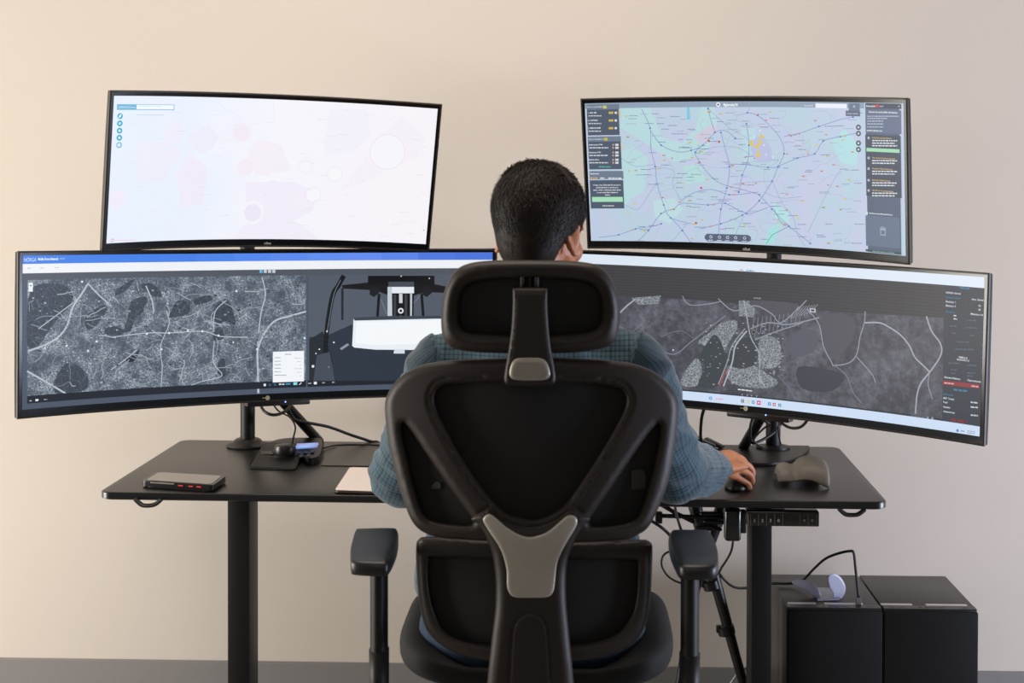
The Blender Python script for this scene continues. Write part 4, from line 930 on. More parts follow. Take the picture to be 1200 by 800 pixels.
cable('plug_cable', [at(840, 668, 4.12), at(848, 678, 4.12), at(857, 686, 4.14), at(868, 689, 4.16), at(885, 687, 4.18), at(905, 683.5, 4.2), at(925, 683.5, 4.2), at(940, 680, 4.18), at(954, 666, 4.12), at(968, 654, 4.08), at(985, 647.5, 4.05), at(997, 645.5, 4.03), at(1000.5, 648, 4.03), at(1002.5, 665, 4.03), at(1004.5, 685, 4.03), at(1006, 699, 4.03)], .0034, 'black cable arching up from the nearer computer tower', n=6)
pl = thing('cable_plug', 'grey plug standing in the top of the left computer tower', 'plug', at(1006, 709, 4.03))
bm = bmesh.new(); a = at(1006, 705.5, 4.03); box(bm, a + Vector((0, 0, .002)), (.013, .009, .021), bev=.001); obj('body', bm, mat('plug_grey', '#6e6c6e', .35), pl)
bm = bmesh.new(); box(bm, a + Vector((0, 0, .0145)), (.008, .007, .006), bev=.001); obj('collar', bm, CBL, pl)
# tripod behind the armrest
tp_ = thing('tripod', 'black folded tripod leaning under the right side of the desk', 'tripod', at(872, 830, 4.15))
TM = mat('tripod_black', '#0c0c0c', .4, var=.15)
LG = [([(813, 588), (818, 606), (836, 672), (862, 768), (890, 868)], 4.12), ([(851, 580), (842, 606), (830, 640), (815, 690), (798, 790), (785, 862)], 4.16), ([(830, 590), (829, 640), (826, 700), (824, 780), (822, 840)], 4.25)]
for P, Y in LG[:2]:
    bm = bmesh.new(); Q = [at(x, y, Y) for x, y in P]; tube(bm, Q, [.0175, .0175, .0155, .0125, .011][:len(Q)] + [.010] * (len(Q) - 5), 12, round_=1); obj('leg', bm, TM, tp_, auto=50)
for x, y, Y in ((833.5, 685, 4.12), (851, 738, 4.12)):
    bm = bmesh.new(); c = at(x, y, Y); d = (at(862, 768, 4.12) - at(836, 672, 4.12)).normalized()
    lathe(bm, [(.019, -.012), (.022, -.010), (.022, .010), (.019, .012)], c, 16, d); box(bm, c + Vector((-.02, -.004, .004)), (.012, .014, .02), bev=.003); obj('leg_lock', bm, TM, tp_, auto=40)
for P in ([(770, 604), (800, 605), (826, 606), (850, 606.5)], [(772, 589), (790, 600), (812, 611)], [(826, 611), (850, 612), (872, 612)], [(822, 602), (838, 602), (852, 601)], [(816, 619), (832, 617), (844, 620)]):
    bm = bmesh.new(); tube(bm, [at(x, y, 4.08) for x, y in P], .0055, 8, round_=1); obj('brace', bm, TM, tp_, smooth=True)
bm = bmesh.new(); c = at(830, 610, 4.12); box(bm, c, (.05, .04, .045), bev=.006); obj('hub', bm, TM, tp_, auto=40)
bm = bmesh.new(); c2 = at(772, 606, 4.08); box(bm, c2, (.018, .016, .030), bev=.003); obj('joint', bm, TM, tp_, auto=40)
cable('dangling_cable', [at(791, 593, 4.0), at(793, 604, 4.0), at(796, 614, 4.0), at(799, 624, 4.02), at(802, 640, 4.05)], .0034, 'short black cable dangling behind the right armrest')
cable('slanting_cable', [at(755, 605, 4.0), at(768, 613, 4.0), at(779, 621, 4.0), at(790, 633, 4.05), at(800, 650, 4.1)], .0040, 'black cable slanting down behind the chair back towards the right armrest')
cable('white_cord', [at(856, 801, 4.3), at(864, 790, 4.3), at(873, 783, 4.32), at(884, 779, 4.35)], .003, 'pale cord low behind the right desk leg').data.materials[0] = mat('pale_cord', '#a9a5a8', .5)
for i, (xa_, xb_, lab) in enumerate(((922.5, 1034, 'black computer tower next to the desk leg, with the lilac holder on top'), (1036, 1146, 'black computer tower farthest right, its top clear'))):
    FY, BY, ZT = 3.99, 4.335, .408
    A = at(xa_, 716, FY); B = at(xb_, 717, FY); w_ = B.x - A.x; cx = (A.x + B.x) / 2
    t = thing('computer_tower', lab, 'computer tower', (cx, (FY + BY) / 2, 0), 'computer towers on the floor')
    CS = mat('tower_steel', '#3c3939', .40, metal=.25, var=.04, bump=.05, bscale=800); FP = mat('tower_front', '#0c0b0b', .7, var=.05, spec=.25)
    bm = bmesh.new(); box(bm, (cx, (FY + BY) / 2 + .004, ZT / 2 + .006), (w_, BY - FY - .008, ZT - .012), bev=.002); obj('case', bm, CS, t, auto=40)
    bm = bmesh.new(); box(bm, (cx, FY - .002, ZT / 2 + .004), (w_ - .001, .014, ZT - .014), bev=.004); obj('front_panel', bm, FP, t, auto=40)
    bm = bmesh.new(); box(bm, (cx, FY + .019, ZT + .0005), (w_ - .002, .032, .003), bev=.001); obj('port_strip', bm, mat('port_strip_black', '#262424', .35), t)
    for u0, u1 in (((.03, .33), (.42, .83)) if i == 0 else ((.0, .34), (.49, .93))):
        bm = bmesh.new(); box(bm, (cx - w_ / 2 + w_ * (u0 + u1) / 2, FY + .045, ZT + .0008), (w_ * (u1 - u0), .016, .0018), bev=.0006); obj('silver_strip', bm, mat('silver_strip', '#e6dedb', .35, .1), t)  # strips kept pale so their bright reflections sit in the colour
    for u in (.10, .20, .40, .47, .53, .62, .88):
        bm = bmesh.new(); c = (cx - w_ / 2 + w_ * u, FY + .019, ZT + .0018)
        if u in (.40, .47): lathe(bm, [(.004, -.001), (.004, .0012), (.0022, .0012)], c, 12)
        else: box(bm, c, (.015, .007, .0015))
        obj('port', bm, mat('port_black', '#0a0a0a', .3), t)
    for sx in (-1, 1):
        for yy in (FY + .04, BY - .04):
            bm = bmesh.new(); box(bm, (cx + sx * (w_ / 2 - .03), yy, .004), (.03, .03, .008)); obj('foot', bm, BLK, t)
# lilac holder on the left tower
lh = thing('phone_holder', 'pale lilac plastic holder with two curved wings on the computer tower', 'holder', at(960, 700, 4.08))
LM = mat('lilac_plastic', '#a9aabf', .35, var=.02); LM.node_tree.nodes['Principled BSDF'].inputs['Transmission Weight'].default_value = .15
zt = .4095
pz = lambda x, y, z=zt: atz(x, y, z)
bm = bmesh.new(); P = [pz(958, 704), pz(984, 703), pz(980, 690), pz(950, 689)]; hull(bm, [p for p in P], [p + Vector((0, 0, .003)) for p in P]); obj('base', bm, LM, lh)
Ya = pz(960, 702).y
def wing(O, Yf, th):
    return plate(O, [], Yf, th, 1.6, 2.0, mapf=at, back=1, sm=4)
wl = wing([(928, 682), (934, 679), (944, 679.5), (953, 683), (959, 690), (962, 698), (959.5, 703.5), (952, 698), (943, 691), (934, 687)], lambda x, y: Ya + .02 + .0006 * (962 - x), .0022); obj('wing', wl, LM, lh, smooth=True)
wr = wing([(970, 678), (973, 672.5), (979, 672), (985, 676), (989.5, 683), (991, 691), (988, 699), (982, 703.5), (976, 701), (976, 695), (972, 688)], lambda x, y: Ya - .0 + .0010 * (x - 975) + .01, .0022); obj('wing', wr, LM, lh, smooth=True)
# ------------------------------------------------------------------ office chair
CXP = 622.; BY0 = 2.78
chx = at(CXP, 700, BY0 + .15).x
chair = thing('office_chair', 'dark grey mesh ergonomic office chair with headrest, seen from behind', 'chair', (chx, 3.1, 0))
CH = mat('chair_plastic', '#241c17', .5, var=.04, scale=20, bump=.08, bscale=900, spec=.32)
CH2 = mat('chair_plastic_dark', '#151110', .5, var=.04, bump=.08, bscale=900, spec=.3)
SIL = mat('silver_insert', '#a69f93', .40, metal=.2, var=.03, bump=.04, bscale=600)
# woven mesh
MW = mat('woven_mesh', '#0d0c0c', .8, var=.05)
n = MW.node_tree.nodes; L = MW.node_tree.links
tc = n.new('ShaderNodeTexCoord'); wv = n.new('ShaderNodeTexWave'); wv.bands_direction = 'Z'; wv.inputs['Scale'].default_value = 190
L.new(tc.outputs['Object'], wv.inputs['Vector']); bp = n.new('ShaderNodeBump'); bp.inputs['Strength'].default_value = .2; bp.inputs['Distance'].default_value = .001
L.new(wv.outputs['Fac'], bp.inputs['Height']); L.new(bp.outputs[0], n['Principled BSDF'].inputs['Normal'])
def bend(c, Y0=BY0, tilt=0., yref=530): return lambda x, y: Y0 + c * ((x - CXP) / 670.) ** 2 + tilt * (y - yref) / 670.
Yb = bend(.95)
bo = [(622, 419), (596, 419.3), (560, 420.3), (530, 421.8), (505, 425), (488, 430), (473, 438), (461, 450), (453.5, 463), (451, 475), (452, 493), (456.5, 526), (465.5, 562), (475.5, 594), (484.5, 613), (497, 623.8), (518, 629.8), (560, 633), (622, 637),
      (677, 635.5), (728, 632.5), (746, 627), (760, 617), (772.5, 593), (783.5, 562), (791, 520), (794.8, 485), (794, 470), (790, 459), (781, 447.5), (765, 434.5), (742, 426), (715, 422), (695, 420.4), (650, 418.8)]
h1 = [(622, 447), (596, 447.3), (560, 448), (527, 450.3), (514.5, 455), (509.8, 464), (511, 476), (519.5, 496), (539, 532), (560, 563.5), (578, 586), (597, 601), (620, 607.6), (633, 606.5), (650, 599.5), (666, 586), (689, 553), (710, 520), (727, 489), (733.4, 472), (731.5, 461), (722, 454), (695, 449.5), (650, 447.5)]
h2 = [(472.5, 496.5), (478, 501), (486, 511), (500, 532), (527, 571), (552.5, 606), (554, 612), (549, 614.6), (530, 613.8), (512, 610.8), (501.5, 606.5), (494, 595), (485, 565), (477.5, 532), (472, 507)]
h3 = [(772, 497.5), (767, 501), (758, 511), (743, 532), (716, 572), (692, 606.5), (690.5, 612), (695, 615.5), (712, 615), (734, 611.5), (746, 604.5), (754.5, 584), (764, 550), (771.3, 514)]
gr = [(offset_loop(h1, 8.5), 1.5, .0035, True), ([(551.5, 609.5), (579, 588)], 1.2, .003, False), ([(666, 586.5), (693, 609)], 1.2, .003, False)]
obj('backrest_frame', plate(bo, [h1, h2, h3], Yb, .016, 9, 2.5, gr, back=.8), CH, chair, smooth=True)
# mesh covering stretched just inside the frame
mo_ = [(622, 428), (560, 429), (500, 436), (466, 458), (461, 493), (474, 562), (492, 606), (520, 621), (560, 625), (622, 627), (680, 626), (726, 622), (752, 606), (774, 562), (785, 495), (781, 462), (745, 435), (695, 430)]
obj('backrest_mesh', plate(mo_, [], lambda x, y: Yb(x, y) + .012, .002, 4, 9, back=1), MW, chair, smooth=True)
for P in ([(740, 551), (746, 549.5), (752, 549.5), (756, 552), (758, 562), (757, 572), (750, 574), (740, 573.5), (739, 562)], [(507.5, 567), (510, 564.5), (515, 564.5), (517, 566), (516, 573), (505, 573), (505, 570)]):
    c = P[0]; gg = [([(c[0] - 14, y), (c[0] + 25, y)], .5, .0014, False) for y in np.arange(550, 575, 2.6)]
    obj('mesh_light_patch', plate(P, [], lambda x, y: Yb(x, y) + .009, .003, 1.5, 1.0, gg, back=1, sm=4), mat('olive_light_patch', '#2d2c26', .6), chair, smooth=True)  # striped pieces imitate patches of light seen through the mesh
# central spine
sp = [(574, 596), (590, 607), (606, 613), (621, 615), (636, 613), (652, 606), (668, 595), (680, 598), (692, 607), (684, 618), (676, 630), (670, 643), (665.5, 657), (663.3, 677), (664, 708), (668, 752), (672.5, 800), (676, 850), (678, 900), (622, 905), (566, 900), (568, 850), (571, 800), (576.5, 745), (580.5, 710), (580.5, 677), (577, 650), (572, 636), (565, 623), (558, 614), (552, 608), (560, 600)]
gs = [([(596, 830), (596.4, 800), (598.5, 757), (600, 740), (603, 729.5), (609, 722), (617, 718.5), (625, 718.3), (633, 721), (639, 727.5), (642, 740), (643.5, 757), (646, 800), (647, 830)], 1.3, .004, False)]
Ys = lambda x, y: Yb(x, y) - .008 + (.00012 * (y - 780) if y > 780 else 0)
obj('spine', plate(sp, [], Ys, .017, 12, 2.6, gs, back=1.4), CH, chair, smooth=True)
si = [(566, 609.7), (568, 604.8), (571.5, 602.6), (576, 602.9), (583, 608.2), (591, 615.5), (600, 621.5), (610, 626.5), (621, 629), (632, 626.8), (642, 622.6), (650.5, 616), (658, 609.5), (664.5, 604.3), (669, 603.4), (674.5, 605.5), (676.6, 610), (675.5, 616), (671, 624), (665.5, 633), (661, 641), (656.5, 650), (653, 660), (651.3, 672), (650.3, 684), (648.5, 693), (644.5, 698), (637, 700.2), (621, 700.4), (606, 700.2), (599, 697.5), (595.4, 692), (593.9, 684), (593.8, 670), (591.8, 659), (588, 647), (583, 637), (577.5, 629), (571, 619)]
obj('silver_insert', plate(si, [], lambda x, y: Ys(x, y) - .0165, .0035, 3.5, 2.4, back=1, sm=4), SIL, chair, smooth=True)
# headrest
ho = [(621, 304.6), (590, 304.8), (570, 305.5), (553, 307.7), (540, 312.3), (531, 320), (524.5, 331), (520, 344), (517.3, 362), (517, 381), (519.5, 396), (525, 404), (533, 408.5), (545, 411.3), (570, 413.3), (621, 414), (670, 413), (700, 409.5), (714, 405), (721.5, 397), (725, 385), (726.5, 368), (725, 350), (720.5, 334.5), (712, 320), (702, 312), (688, 307.6), (660, 305.2)]
hh = [(621, 326), (590, 326.5), (570, 328.5), (553, 332.5), (544, 339), (539.8, 350), (538.5, 364), (539, 376), (543, 384), (553, 387.8), (575, 389.8), (621, 391.4), (645, 390.6), (675, 388.5), (692, 385.5), (700, 380.5), (703.3, 371), (703.5, 357), (700.5, 342.5), (693, 334), (678, 329), (650, 326.3)]
Yh = lambda x, y: 2.765 + .75 * ((x - CXP) / 670.) ** 2 + .10 * ((y - 360) / 670.) + .3 * ((y - 358) / 670.) ** 2
HR = plate(ho, [hh], Yh, .020, 13, 2.6, [(offset_loop(hh, 9.5), 1.6, .0022, True)], back=.9)
obj('headrest_frame', HR, CH, chair, smooth=True)
hm = [(621, 317), (570, 319), (540, 330), (530, 350), (529, 375), (540, 394), (570, 400), (621, 402), (675, 399), (703, 391), (714, 372), (713, 350), (700, 328), (670, 319)]
obj('headrest_mesh', plate(hm, [], lambda x, y: Yh(x, y) + .010, .003, 5, 7, back=1), MW, chair, smooth=True)
for x0 in (609.2, 617.6, 626):
    w_ = 6.2 if x0 != 617.6 else 6.6
    obj('slide_rail', plate([(x0, 312), (x0 + w_, 312), (x0 + w_, 345), (x0, 345)], [], lambda x, y: Yh(x, y) - (.004 if x0 != 617.6 else -.002), .006, 1.8, 1.6, back=1.5, sm=1), CH, chair, smooth=True)
br = [(602.5, 337), (621, 336.3), (640, 337), (641.8, 339), (641.6, 354), (643, 381), (646, 409), (650, 430), (651.5, 443), (648, 450.5), (635, 452), (621, 452.3), (607, 452), (593.5, 450.5), (590.5, 443), (592.3, 430), (596, 409), (599.3, 381), (600.6, 354), (600.6, 339)]
Yk = lambda x, y: 2.742 + .00018 * max(0, 0) + .12 * ((x - CXP) / 670.) ** 2 + .00005 * (y - 340) + (.0 if y > 345 else .0004 * (345 - y))
obj('headrest_bracket', plate(br, [], Yk, .010, 5, 1.8, [([(605.5, 341), (605, 356), (603.5, 381), (600.5, 409), (597, 430)], .9, .0016, False), ([(637.2, 341), (637.4, 356), (639, 381), (642, 409), (646, 430)], .9, .0016, False)], back=2.2, sm=5), CH, chair, smooth=True)
bt = [(596.6, 436), (598, 429), (600.8, 423), (605, 419.8), (612, 418.8), (630, 418.8), (636, 420), (640.5, 423.5), (643.2, 429), (645, 436), (644.5, 441), (640, 444.8), (630, 446), (612, 446), (602, 444.8), (597.5, 441.5)]
obj('release_button', plate(bt, [], lambda x, y: Yk(x, y) - .009, .006, 6, 2.2, back=1, sm=4), mat('button_silver', '#8f897f', .38, metal=.2), chair, smooth=True)
# lumbar panel
lo = [(502, 628.5), (560, 631.5), (622, 633.5), (690, 633.5), (750, 632), (758, 632.8), (763.3, 636.5), (764.6, 645), (763.8, 675), (762, 705), (758, 727), (750, 745), (735, 759), (707.5, 769), (672, 774.5), (622, 777), (580, 774.5), (548, 769), (525, 760.5), (509, 749), (498.5, 735), (492.3, 712), (489.3, 687), (487.6, 660), (487.6, 640), (490.5, 632)]
lh_ = [(507.5, 653), (560, 654.5), (622, 655.5), (700, 655.8), (742, 656.5), (746.8, 661), (746.5, 680), (745, 700), (740, 720), (725, 740), (702, 750), (670, 755), (622, 757), (580, 755.5), (556, 752.5), (535, 747), (518, 735), (507.5, 710), (503, 687), (502.2, 664), (503.5, 655.5)]
Yl = bend(1.0, BY0 + .045)
obj('lumbar_frame', plate(lo, [lh_], Yl, .014, 7.5, 2.8, back=.9), CH, chair, smooth=True)
obj('lumbar_mesh', plate([(503, 641), (622, 645), (750, 644), (754, 665), (750, 712), (738, 740), (700, 760), (622, 767), (545, 758), (512, 738), (498, 690), (495, 648)], [], lambda x, y: Yl(x, y) + .010, .002, 4, 8, back=1), MW, chair, smooth=True)
# armrests
for px, s in ((437, -1), (812, 1)):
    if s < 0: T = [(417, 618.5), (424, 617.2), (460, 616.6), (465.5, 619), (467, 624), (466, 634), (461, 647), (455.5, 656), (450, 658), (430, 657.5), (413, 656), (410.8, 652), (410.5, 641), (413, 629)]
    else: T = [(787, 620), (793, 618.6), (826, 618.8), (831.5, 621), (836.5, 629), (841, 641), (842, 653), (839.5, 660), (830, 661.8), (812, 662), (797, 660.6), (791, 652), (785, 638), (783.3, 627)]
    zt = .823
    O = smooth_loop(T, 3); C2 = O.mean(0)
    bm = bmesh.new(); rings = []
    for f, z in ((.86, zt - .028), (.97, zt - .026), (1.0, zt - .018), (1.0, zt - .007), (.97, zt - .002), (.90, zt - .0003), (.5, zt - .001)):
        rings.append([bm.verts.new(atz(C2[0] + (x - C2[0]) * f, C2[1] + (y - C2[1]) * f, zt).xy.to_3d() + Vector((0, 0, z))) for x, y in O])
    for a, b in zip(rings, rings[1:]):
        for j in range(len(a)): bm.faces.new((a[j], a[(j + 1) % len(a)], b[(j + 1) % len(a)], b[j]))
    bm.faces.new(rings[0][::-1]); bm.faces.new(rings[-1]); obj('armrest_pad', bm, mat('pad_rubber', '#0d0d0d', .42, bump=.05, bscale=900), chair, smooth=True)
    pc = atz(px + (6 if s < 0 else -4), 641, zt)
    x0, x1 = ((433, 454) if s < 0 else (798, 820)); A = at(x0, 700, 2.86); B = at(x1, 700, 2.86); cx = (A.x + B.x) / 2; w_ = B.x - A.x
    bm = bmesh.new(); tube(bm, [Vector((cx, 2.87, .80)), Vector((cx, 2.87, .62)), Vector((cx, 2.87, .60))], [(w_ / 2, .026)] * 3, 20, ref=(0, 1, 0)); obj('arm_post', bm, CH2, chair, auto=50)
    bm = bmesh.new(); tube(bm, [Vector((cx, 2.87, .625)), Vector((cx, 2.87, .54)), Vector((cx - s * .02, 2.89, .505)), Vector((cx - s * .10, 2.95, .495)), Vector((cx - s * .24, 3.0, .50))], [(w_ / 2 + .002, .030), (w_ / 2 + .002, .030), (.02, .03), (.016, .03), (.014, .03)], 20, ref=(0, 1, 0)); obj('arm_bracket', bm, CH2, chair, smooth=True)
# seat, seat base, lift, star base, casters
def superbox(bm, c, s, e=.35, n=40, m=20):
    for i in range(m + 1):
        pass
    V = []
    def sg(v, p): return math.copysign(abs(v) ** p, v)
    for i in range(1, m):
        t = -math.pi / 2 + math.pi * i / m; r = []
        for j in range(n):
            a = 2 * math.pi * j / n
            r.append(bm.verts.new(Vector(c) + Vector((s[0] * sg(math.cos(t), .55) * sg(math.cos(a), e), s[1] * sg(math.cos(t), .55) * sg(math.sin(a), e), s[2] * sg(math.sin(t), .8)))))
        V.append(r)
    for a, b in zip(V, V[1:]):
        for j in range(n): bm.faces.new((a[j], a[(j + 1) % n], b[(j + 1) % n], b[j]))
    bm.faces.new(V[0][::-1]); bm.faces.new(V[-1])
scx = at(627, 760, 2.95).x
bm = bmesh.new(); superbox(bm, (scx, 3.145, .592), (.262, .272, .070), .5, 64, 26)
for v in bm.verts:
    if v.co.z > .592: v.co.z -= .092 * math.exp(-((v.co.x - scx) / .205) ** 4) * (v.co.z - .592) / .07
obj('seat_cushion', bm, mat('seat_fabric', '#0e0d0c', .85, bump=.3, bscale=700), chair, smooth=True)
bm = bmesh.new(); superbox(bm, (scx, 3.16, .535), (.21, .2, .022), .4); obj('seat_pan', bm, CH2, chair, smooth=True)
bm = bmesh.new(); tube(bm, catmull([Vector((chx, 2.79, .56)), Vector((chx, 2.80, .50)), Vector((chx, 2.86, .475)), Vector((chx, 3.0, .485)), Vector((chx, 3.12, .50))], 5), [(.035, .05)] * 21, 16, ref=(0, 1, 0)); obj('back_support', bm, CH2, chair, smooth=True)
bm = bmesh.new(); box(bm, (chx, 3.1, .49), (.2, .24, .05), bev=.012); obj('tilt_mechanism', bm, CH2, chair, auto=40)
bm = bmesh.new(); lathe(bm, [(.028, .10), (.028, .30), (.020, .305), (.020, .47)], (chx, 3.1, 0), 24); obj('gas_lift', bm, STL, chair, auto=40)
bm = bmesh.new(); lathe(bm, [(.045, .075), (.05, .085), (.05, .13), (.036, .14)], (chx, 3.1, 0), 24); obj('base_hub', bm, CH2, chair, auto=40)
for k in range(5):
    a = math.radians(90 + 72 * k + 18); d = Vector((math.cos(a), math.sin(a), 0)); c = Vector((chx, 3.1, 0))
    bm = bmesh.new(); tube(bm, [c + d * .03 + Vector((0, 0, .11)), c + d * .18 + Vector((0, 0, .095)), c + d * .31 + Vector((0, 0, .078))], [(.026, .018), (.021, .015), (.016, .012)], 12, round_=2); obj('base_spoke', bm, CH2, chair, smooth=True)
    w = c + d * .31; ax = Vector((-d.y, d.x, 0)); bm = bmesh.new()
    for s in (-.014, .014): lathe(bm, [(.020, -.008), (.027, -.006), (.027, .006), (.020, .008)], w + ax * s + Vector((0, 0, .0275)), 20, ax)
    lathe(bm, [(.006, .0), (.006, .055)], w + Vector((0, 0, .03)), 10); obj('caster', bm, BLK, chair, auto=40)
# ------------------------------------------------------------------ person
from mathutils import noise as MN
person = thing('person', 'man with short dark hair and plaid shirt seated facing away, right hand on mouse', 'person', (at(625, 700, 3.05).x, 3.1, 0))
SK = mat('skin', '#b4744f', .5, var=.05, scale=30, bump=.1, bscale=500); SK.node_tree.nodes['Principled BSDF'].inputs['Subsurface Weight'].default_value = .12
SK.node_tree.nodes['Principled BSDF'].inputs['Subsurface Radius'].default_value = (.012, .005, .003)
def remeshed(name, bm, m, vox, smooth_it=4, parent=person):
    me = bpy.data.meshes.new(name); bmesh.ops.recalc_face_normals(bm, faces=bm.faces); bm.to_mesh(me); bm.free()
    o = link_mesh(name, me, None, None)
    r = o.modifiers.new('r', 'REMESH'); r.mode = 'VOXEL'; r.voxel_size = vox; r.adaptivity = 0
    if smooth_it: s = o.modifiers.new('s', 'SMOOTH'); s.factor = .5; s.iterations = smooth_it
    apply_mods(o); o.data.polygons.foreach_set('use_smooth', [True] * len(o.data.polygons))
    o.data.materials.clear(); o.data.materials.append(m)
    o.data.transform(worldm(parent).inverted()); o.parent = parent
    return o
HS = at(633.5, 267, 3.04); HQ = RZ(-.42) @ RX(-.16) @ RY(.02)
hp = lambda x, y, z: HQ @ Vector((x, y, z)) + HS
# joints
shL, shR = at(517, 431, 3.0), at(746, 430, 3.0)
elL, elR = at(470, 557, 3.20), at(791, 551, 3.21)
wrL, wrR = at(548, 556, 3.70), at(842, 549, 3.655)
nk = at(630, 352, 3.03); pel = at(623, 728, 3.02); kx = .17
kneeL, kneeR = Vector((pel.x - kx, 3.50, .60)), Vector((pel.x + kx, 3.50, .60)); anL, anR = Vector((pel.x - kx, 3.52, .09)), Vector((pel.x + kx, 3.52, .09))
hipL, hipR = pel + Vector((-.095, .02, -.01)), pel + Vector((.095, .02, -.01))
che = at(628, 470, 3.01)
bm = bmesh.new()
def bl(x, y, z, r, rot=None, seg=24): ball(bm, hp(x, y, z), r, HQ @ rot if rot else HQ, seg, 14)
bl(0, -.013, .03, (.0765, .097, .086)); bl(0, .03, -.03, (.062, .063, .075)); bl(0, .045, -.085, (.036, .036, .028)); bl(0, -.03, -.03, (.060, .062, .06))
for s in (-1, 1):
    bl(s * .036, .062, -.035, (.026, .026, .026)); bl(s * .045, .02, -.075, (.022, .04, .028)); bl(s * .03, .083, .012, (.024, .012, .008))
tube(bm, [hp(0, .088, .005), hp(0, .102, -.018), hp(0, .107, -.034)], [.007, .009, .012], 10, round_=2)
for s in (-1, 1): bl(s * .012, .096, -.036, (.008, .009, .007)); bl(s * .032, .080, -.003, (.013, .010, .009))
tube(bm, [hp(-.022, .085, -.062), hp(0, .094, -.060), hp(.022, .085, -.062)], [.003, .0055, .003], 8, round_=2); tube(bm, [hp(-.020, .084, -.070), hp(0, .092, -.071), hp(.020, .084, -.070)], [.003, .006, .003], 8, round_=2)
for s in (-1, 1):
    f = .80 if s > 0 else 1.25
    ex, ey, ez = s * (.079 if s > 0 else .086), -.002, -.022; ER = RZ(-s * f) 
    E_ = lambda u, v, w_: (Vector((ex, ey, ez)) + ER @ Vector((0, 0, 0))) + ER @ Vector((s * w_, -u, v))
    pts = [E_(.000, .024, .004), E_(.010, .031, .007), E_(.020, .027, .010), E_(.024, .014, .012), E_(.022, .0, .011), E_(.014, -.014, .009), E_(.006, -.026, .006), E_(.0, -.026, .003)]
    tube(bm, catmull([hp(*p) for p in pts], 3), .0042, 8, round_=2)
    bl(*E_(.010, .002, .0035), (.0055, .015, .027), ER); bl(*E_(.006, -.022, .004), (.0045, .008, .009), ER)
tube(bm, [hp(0, -.012, -.05), nk + Vector((0, .0, -.02)), nk + Vector((0, -.005, -.07))], [(.056, .058), (.058, .060), (.08, .06)], 20, ref=(0, 1, 0), round_=2)
ball(bm, che, (.165, .10, .19)); ball(bm, pel, (.16, .11, .11)); tube(bm, [che, (che + pel) / 2, pel], [(.14, .09), (.13, .09), (.15, .1)], 20, ref=(0, 1, 0))
tube(bm, [shL, nk + Vector((0, 0, -.05)), shR], [.045, .055, .045], 14, round_=3)
for a, b, c in ((shL, elL, wrL), (shR, elR, wrR)):
    tube(bm, [a, (a + b) / 2, b], [.046, .043, .037], 14, round_=3); tube(bm, [b, b.lerp(c, .35), c], [.038, .038, .026], 14, round_=3)
for a, b, c in ((hipL, kneeL, anL), (hipR, kneeR, anR)):
    tube(bm, [a, (a + b) / 2, b], [.078, .070, .052], 14, round_=3); tube(bm, [b, b.lerp(c, .3), c], [.052, .052, .034], 14, round_=3)
    tube(bm, [c, c + Vector((0, .09, -.045))], [.034, .03], 12, round_=3)
def hand(w, kn, dirs, thumb, palm_n):
    """w wrist; kn four knuckles (index..little); dirs list of joint points per finger; thumb points"""
    for k in kn:
        tube(bm, [w.lerp(k, .0), w.lerp(k, .5), k], [(.016, .012), (.013, .012), (.0105, .0105)], 10, round_=2)
    c = (kn[1] + kn[2]) / 2
    tube(bm, [w, w.lerp(c, .5), c], [(.026, .015), (.032, .014), (.034, .012)], 16, ref=palm_n, round_=2)
    for j, P in enumerate(dirs):
        r = (.0095, .0098, .0092, .008)[j]; Q = catmull(P, 4); n_ = len(Q); tube(bm, Q, [r * (1 - .22 * i / (n_ - 1)) for i in range(n_)], 10, round_=3)
    Q = catmull(thumb, 4); n_ = len(Q); tube(bm, Q, [.0135 - .004 * i / (n_ - 1) for i in range(n_)], 10, round_=3)
# right hand resting on the mouse
a3 = lambda *q: [at(*p) for p in q]
kn = a3((856, 534.5, 3.74), (862, 541, 3.73), (863, 549, 3.715), (860, 557, 3.70))
hand(wrR, kn, [a3((856, 534.5, 3.74), (868, 537, 3.77), (874, 543.5, 3.785), (876, 550, 3.79)), a3((862, 541, 3.73), (874, 544, 3.765), (881, 550.5, 3.775), (882, 557, 3.775)),
               a3((863, 549, 3.715), (874, 553, 3.745), (881, 559, 3.755), (881.5, 565, 3.755)), a3((860, 557, 3.70), (869, 562, 3.72), (877, 567, 3.73), (879, 572, 3.73))],
     a3((842, 541, 3.68), (847, 533.5, 3.72), (855, 532, 3.75), (863, 535, 3.775)), (0, 0, 1))
hl = Vector((wrL.x + .02, wrL.y, .775)); V3 = lambda *q: hl + Vector(q)
hand(hl, [V3(.045, .075, .004), V3(.025, .085, .006), V3(.005, .083, .005), V3(-.015, .074, .002)],
     [[V3(.045, .075, .004), V3(.055, .11, 0), V3(.058, .135, -.010)], [V3(.025, .085, .006), V3(.03, .125, .002), V3(.032, .152, -.010)], [V3(.005, .083, .005), V3(.006, .12, .001), V3(.007, .145, -.010)], [V3(-.015, .074, .002), V3(-.018, .105, 0), V3(-.02, .122, -.010)]],
     [V3(.022, .015, 0), V3(.055, .035, -.004), V3(.072, .062, -.008)], (0, 0, 1))
tube(bm, [wrL, hl], [.026, .024], 12, round_=2)
body = remeshed('body', bm, SK, .0030, 3)
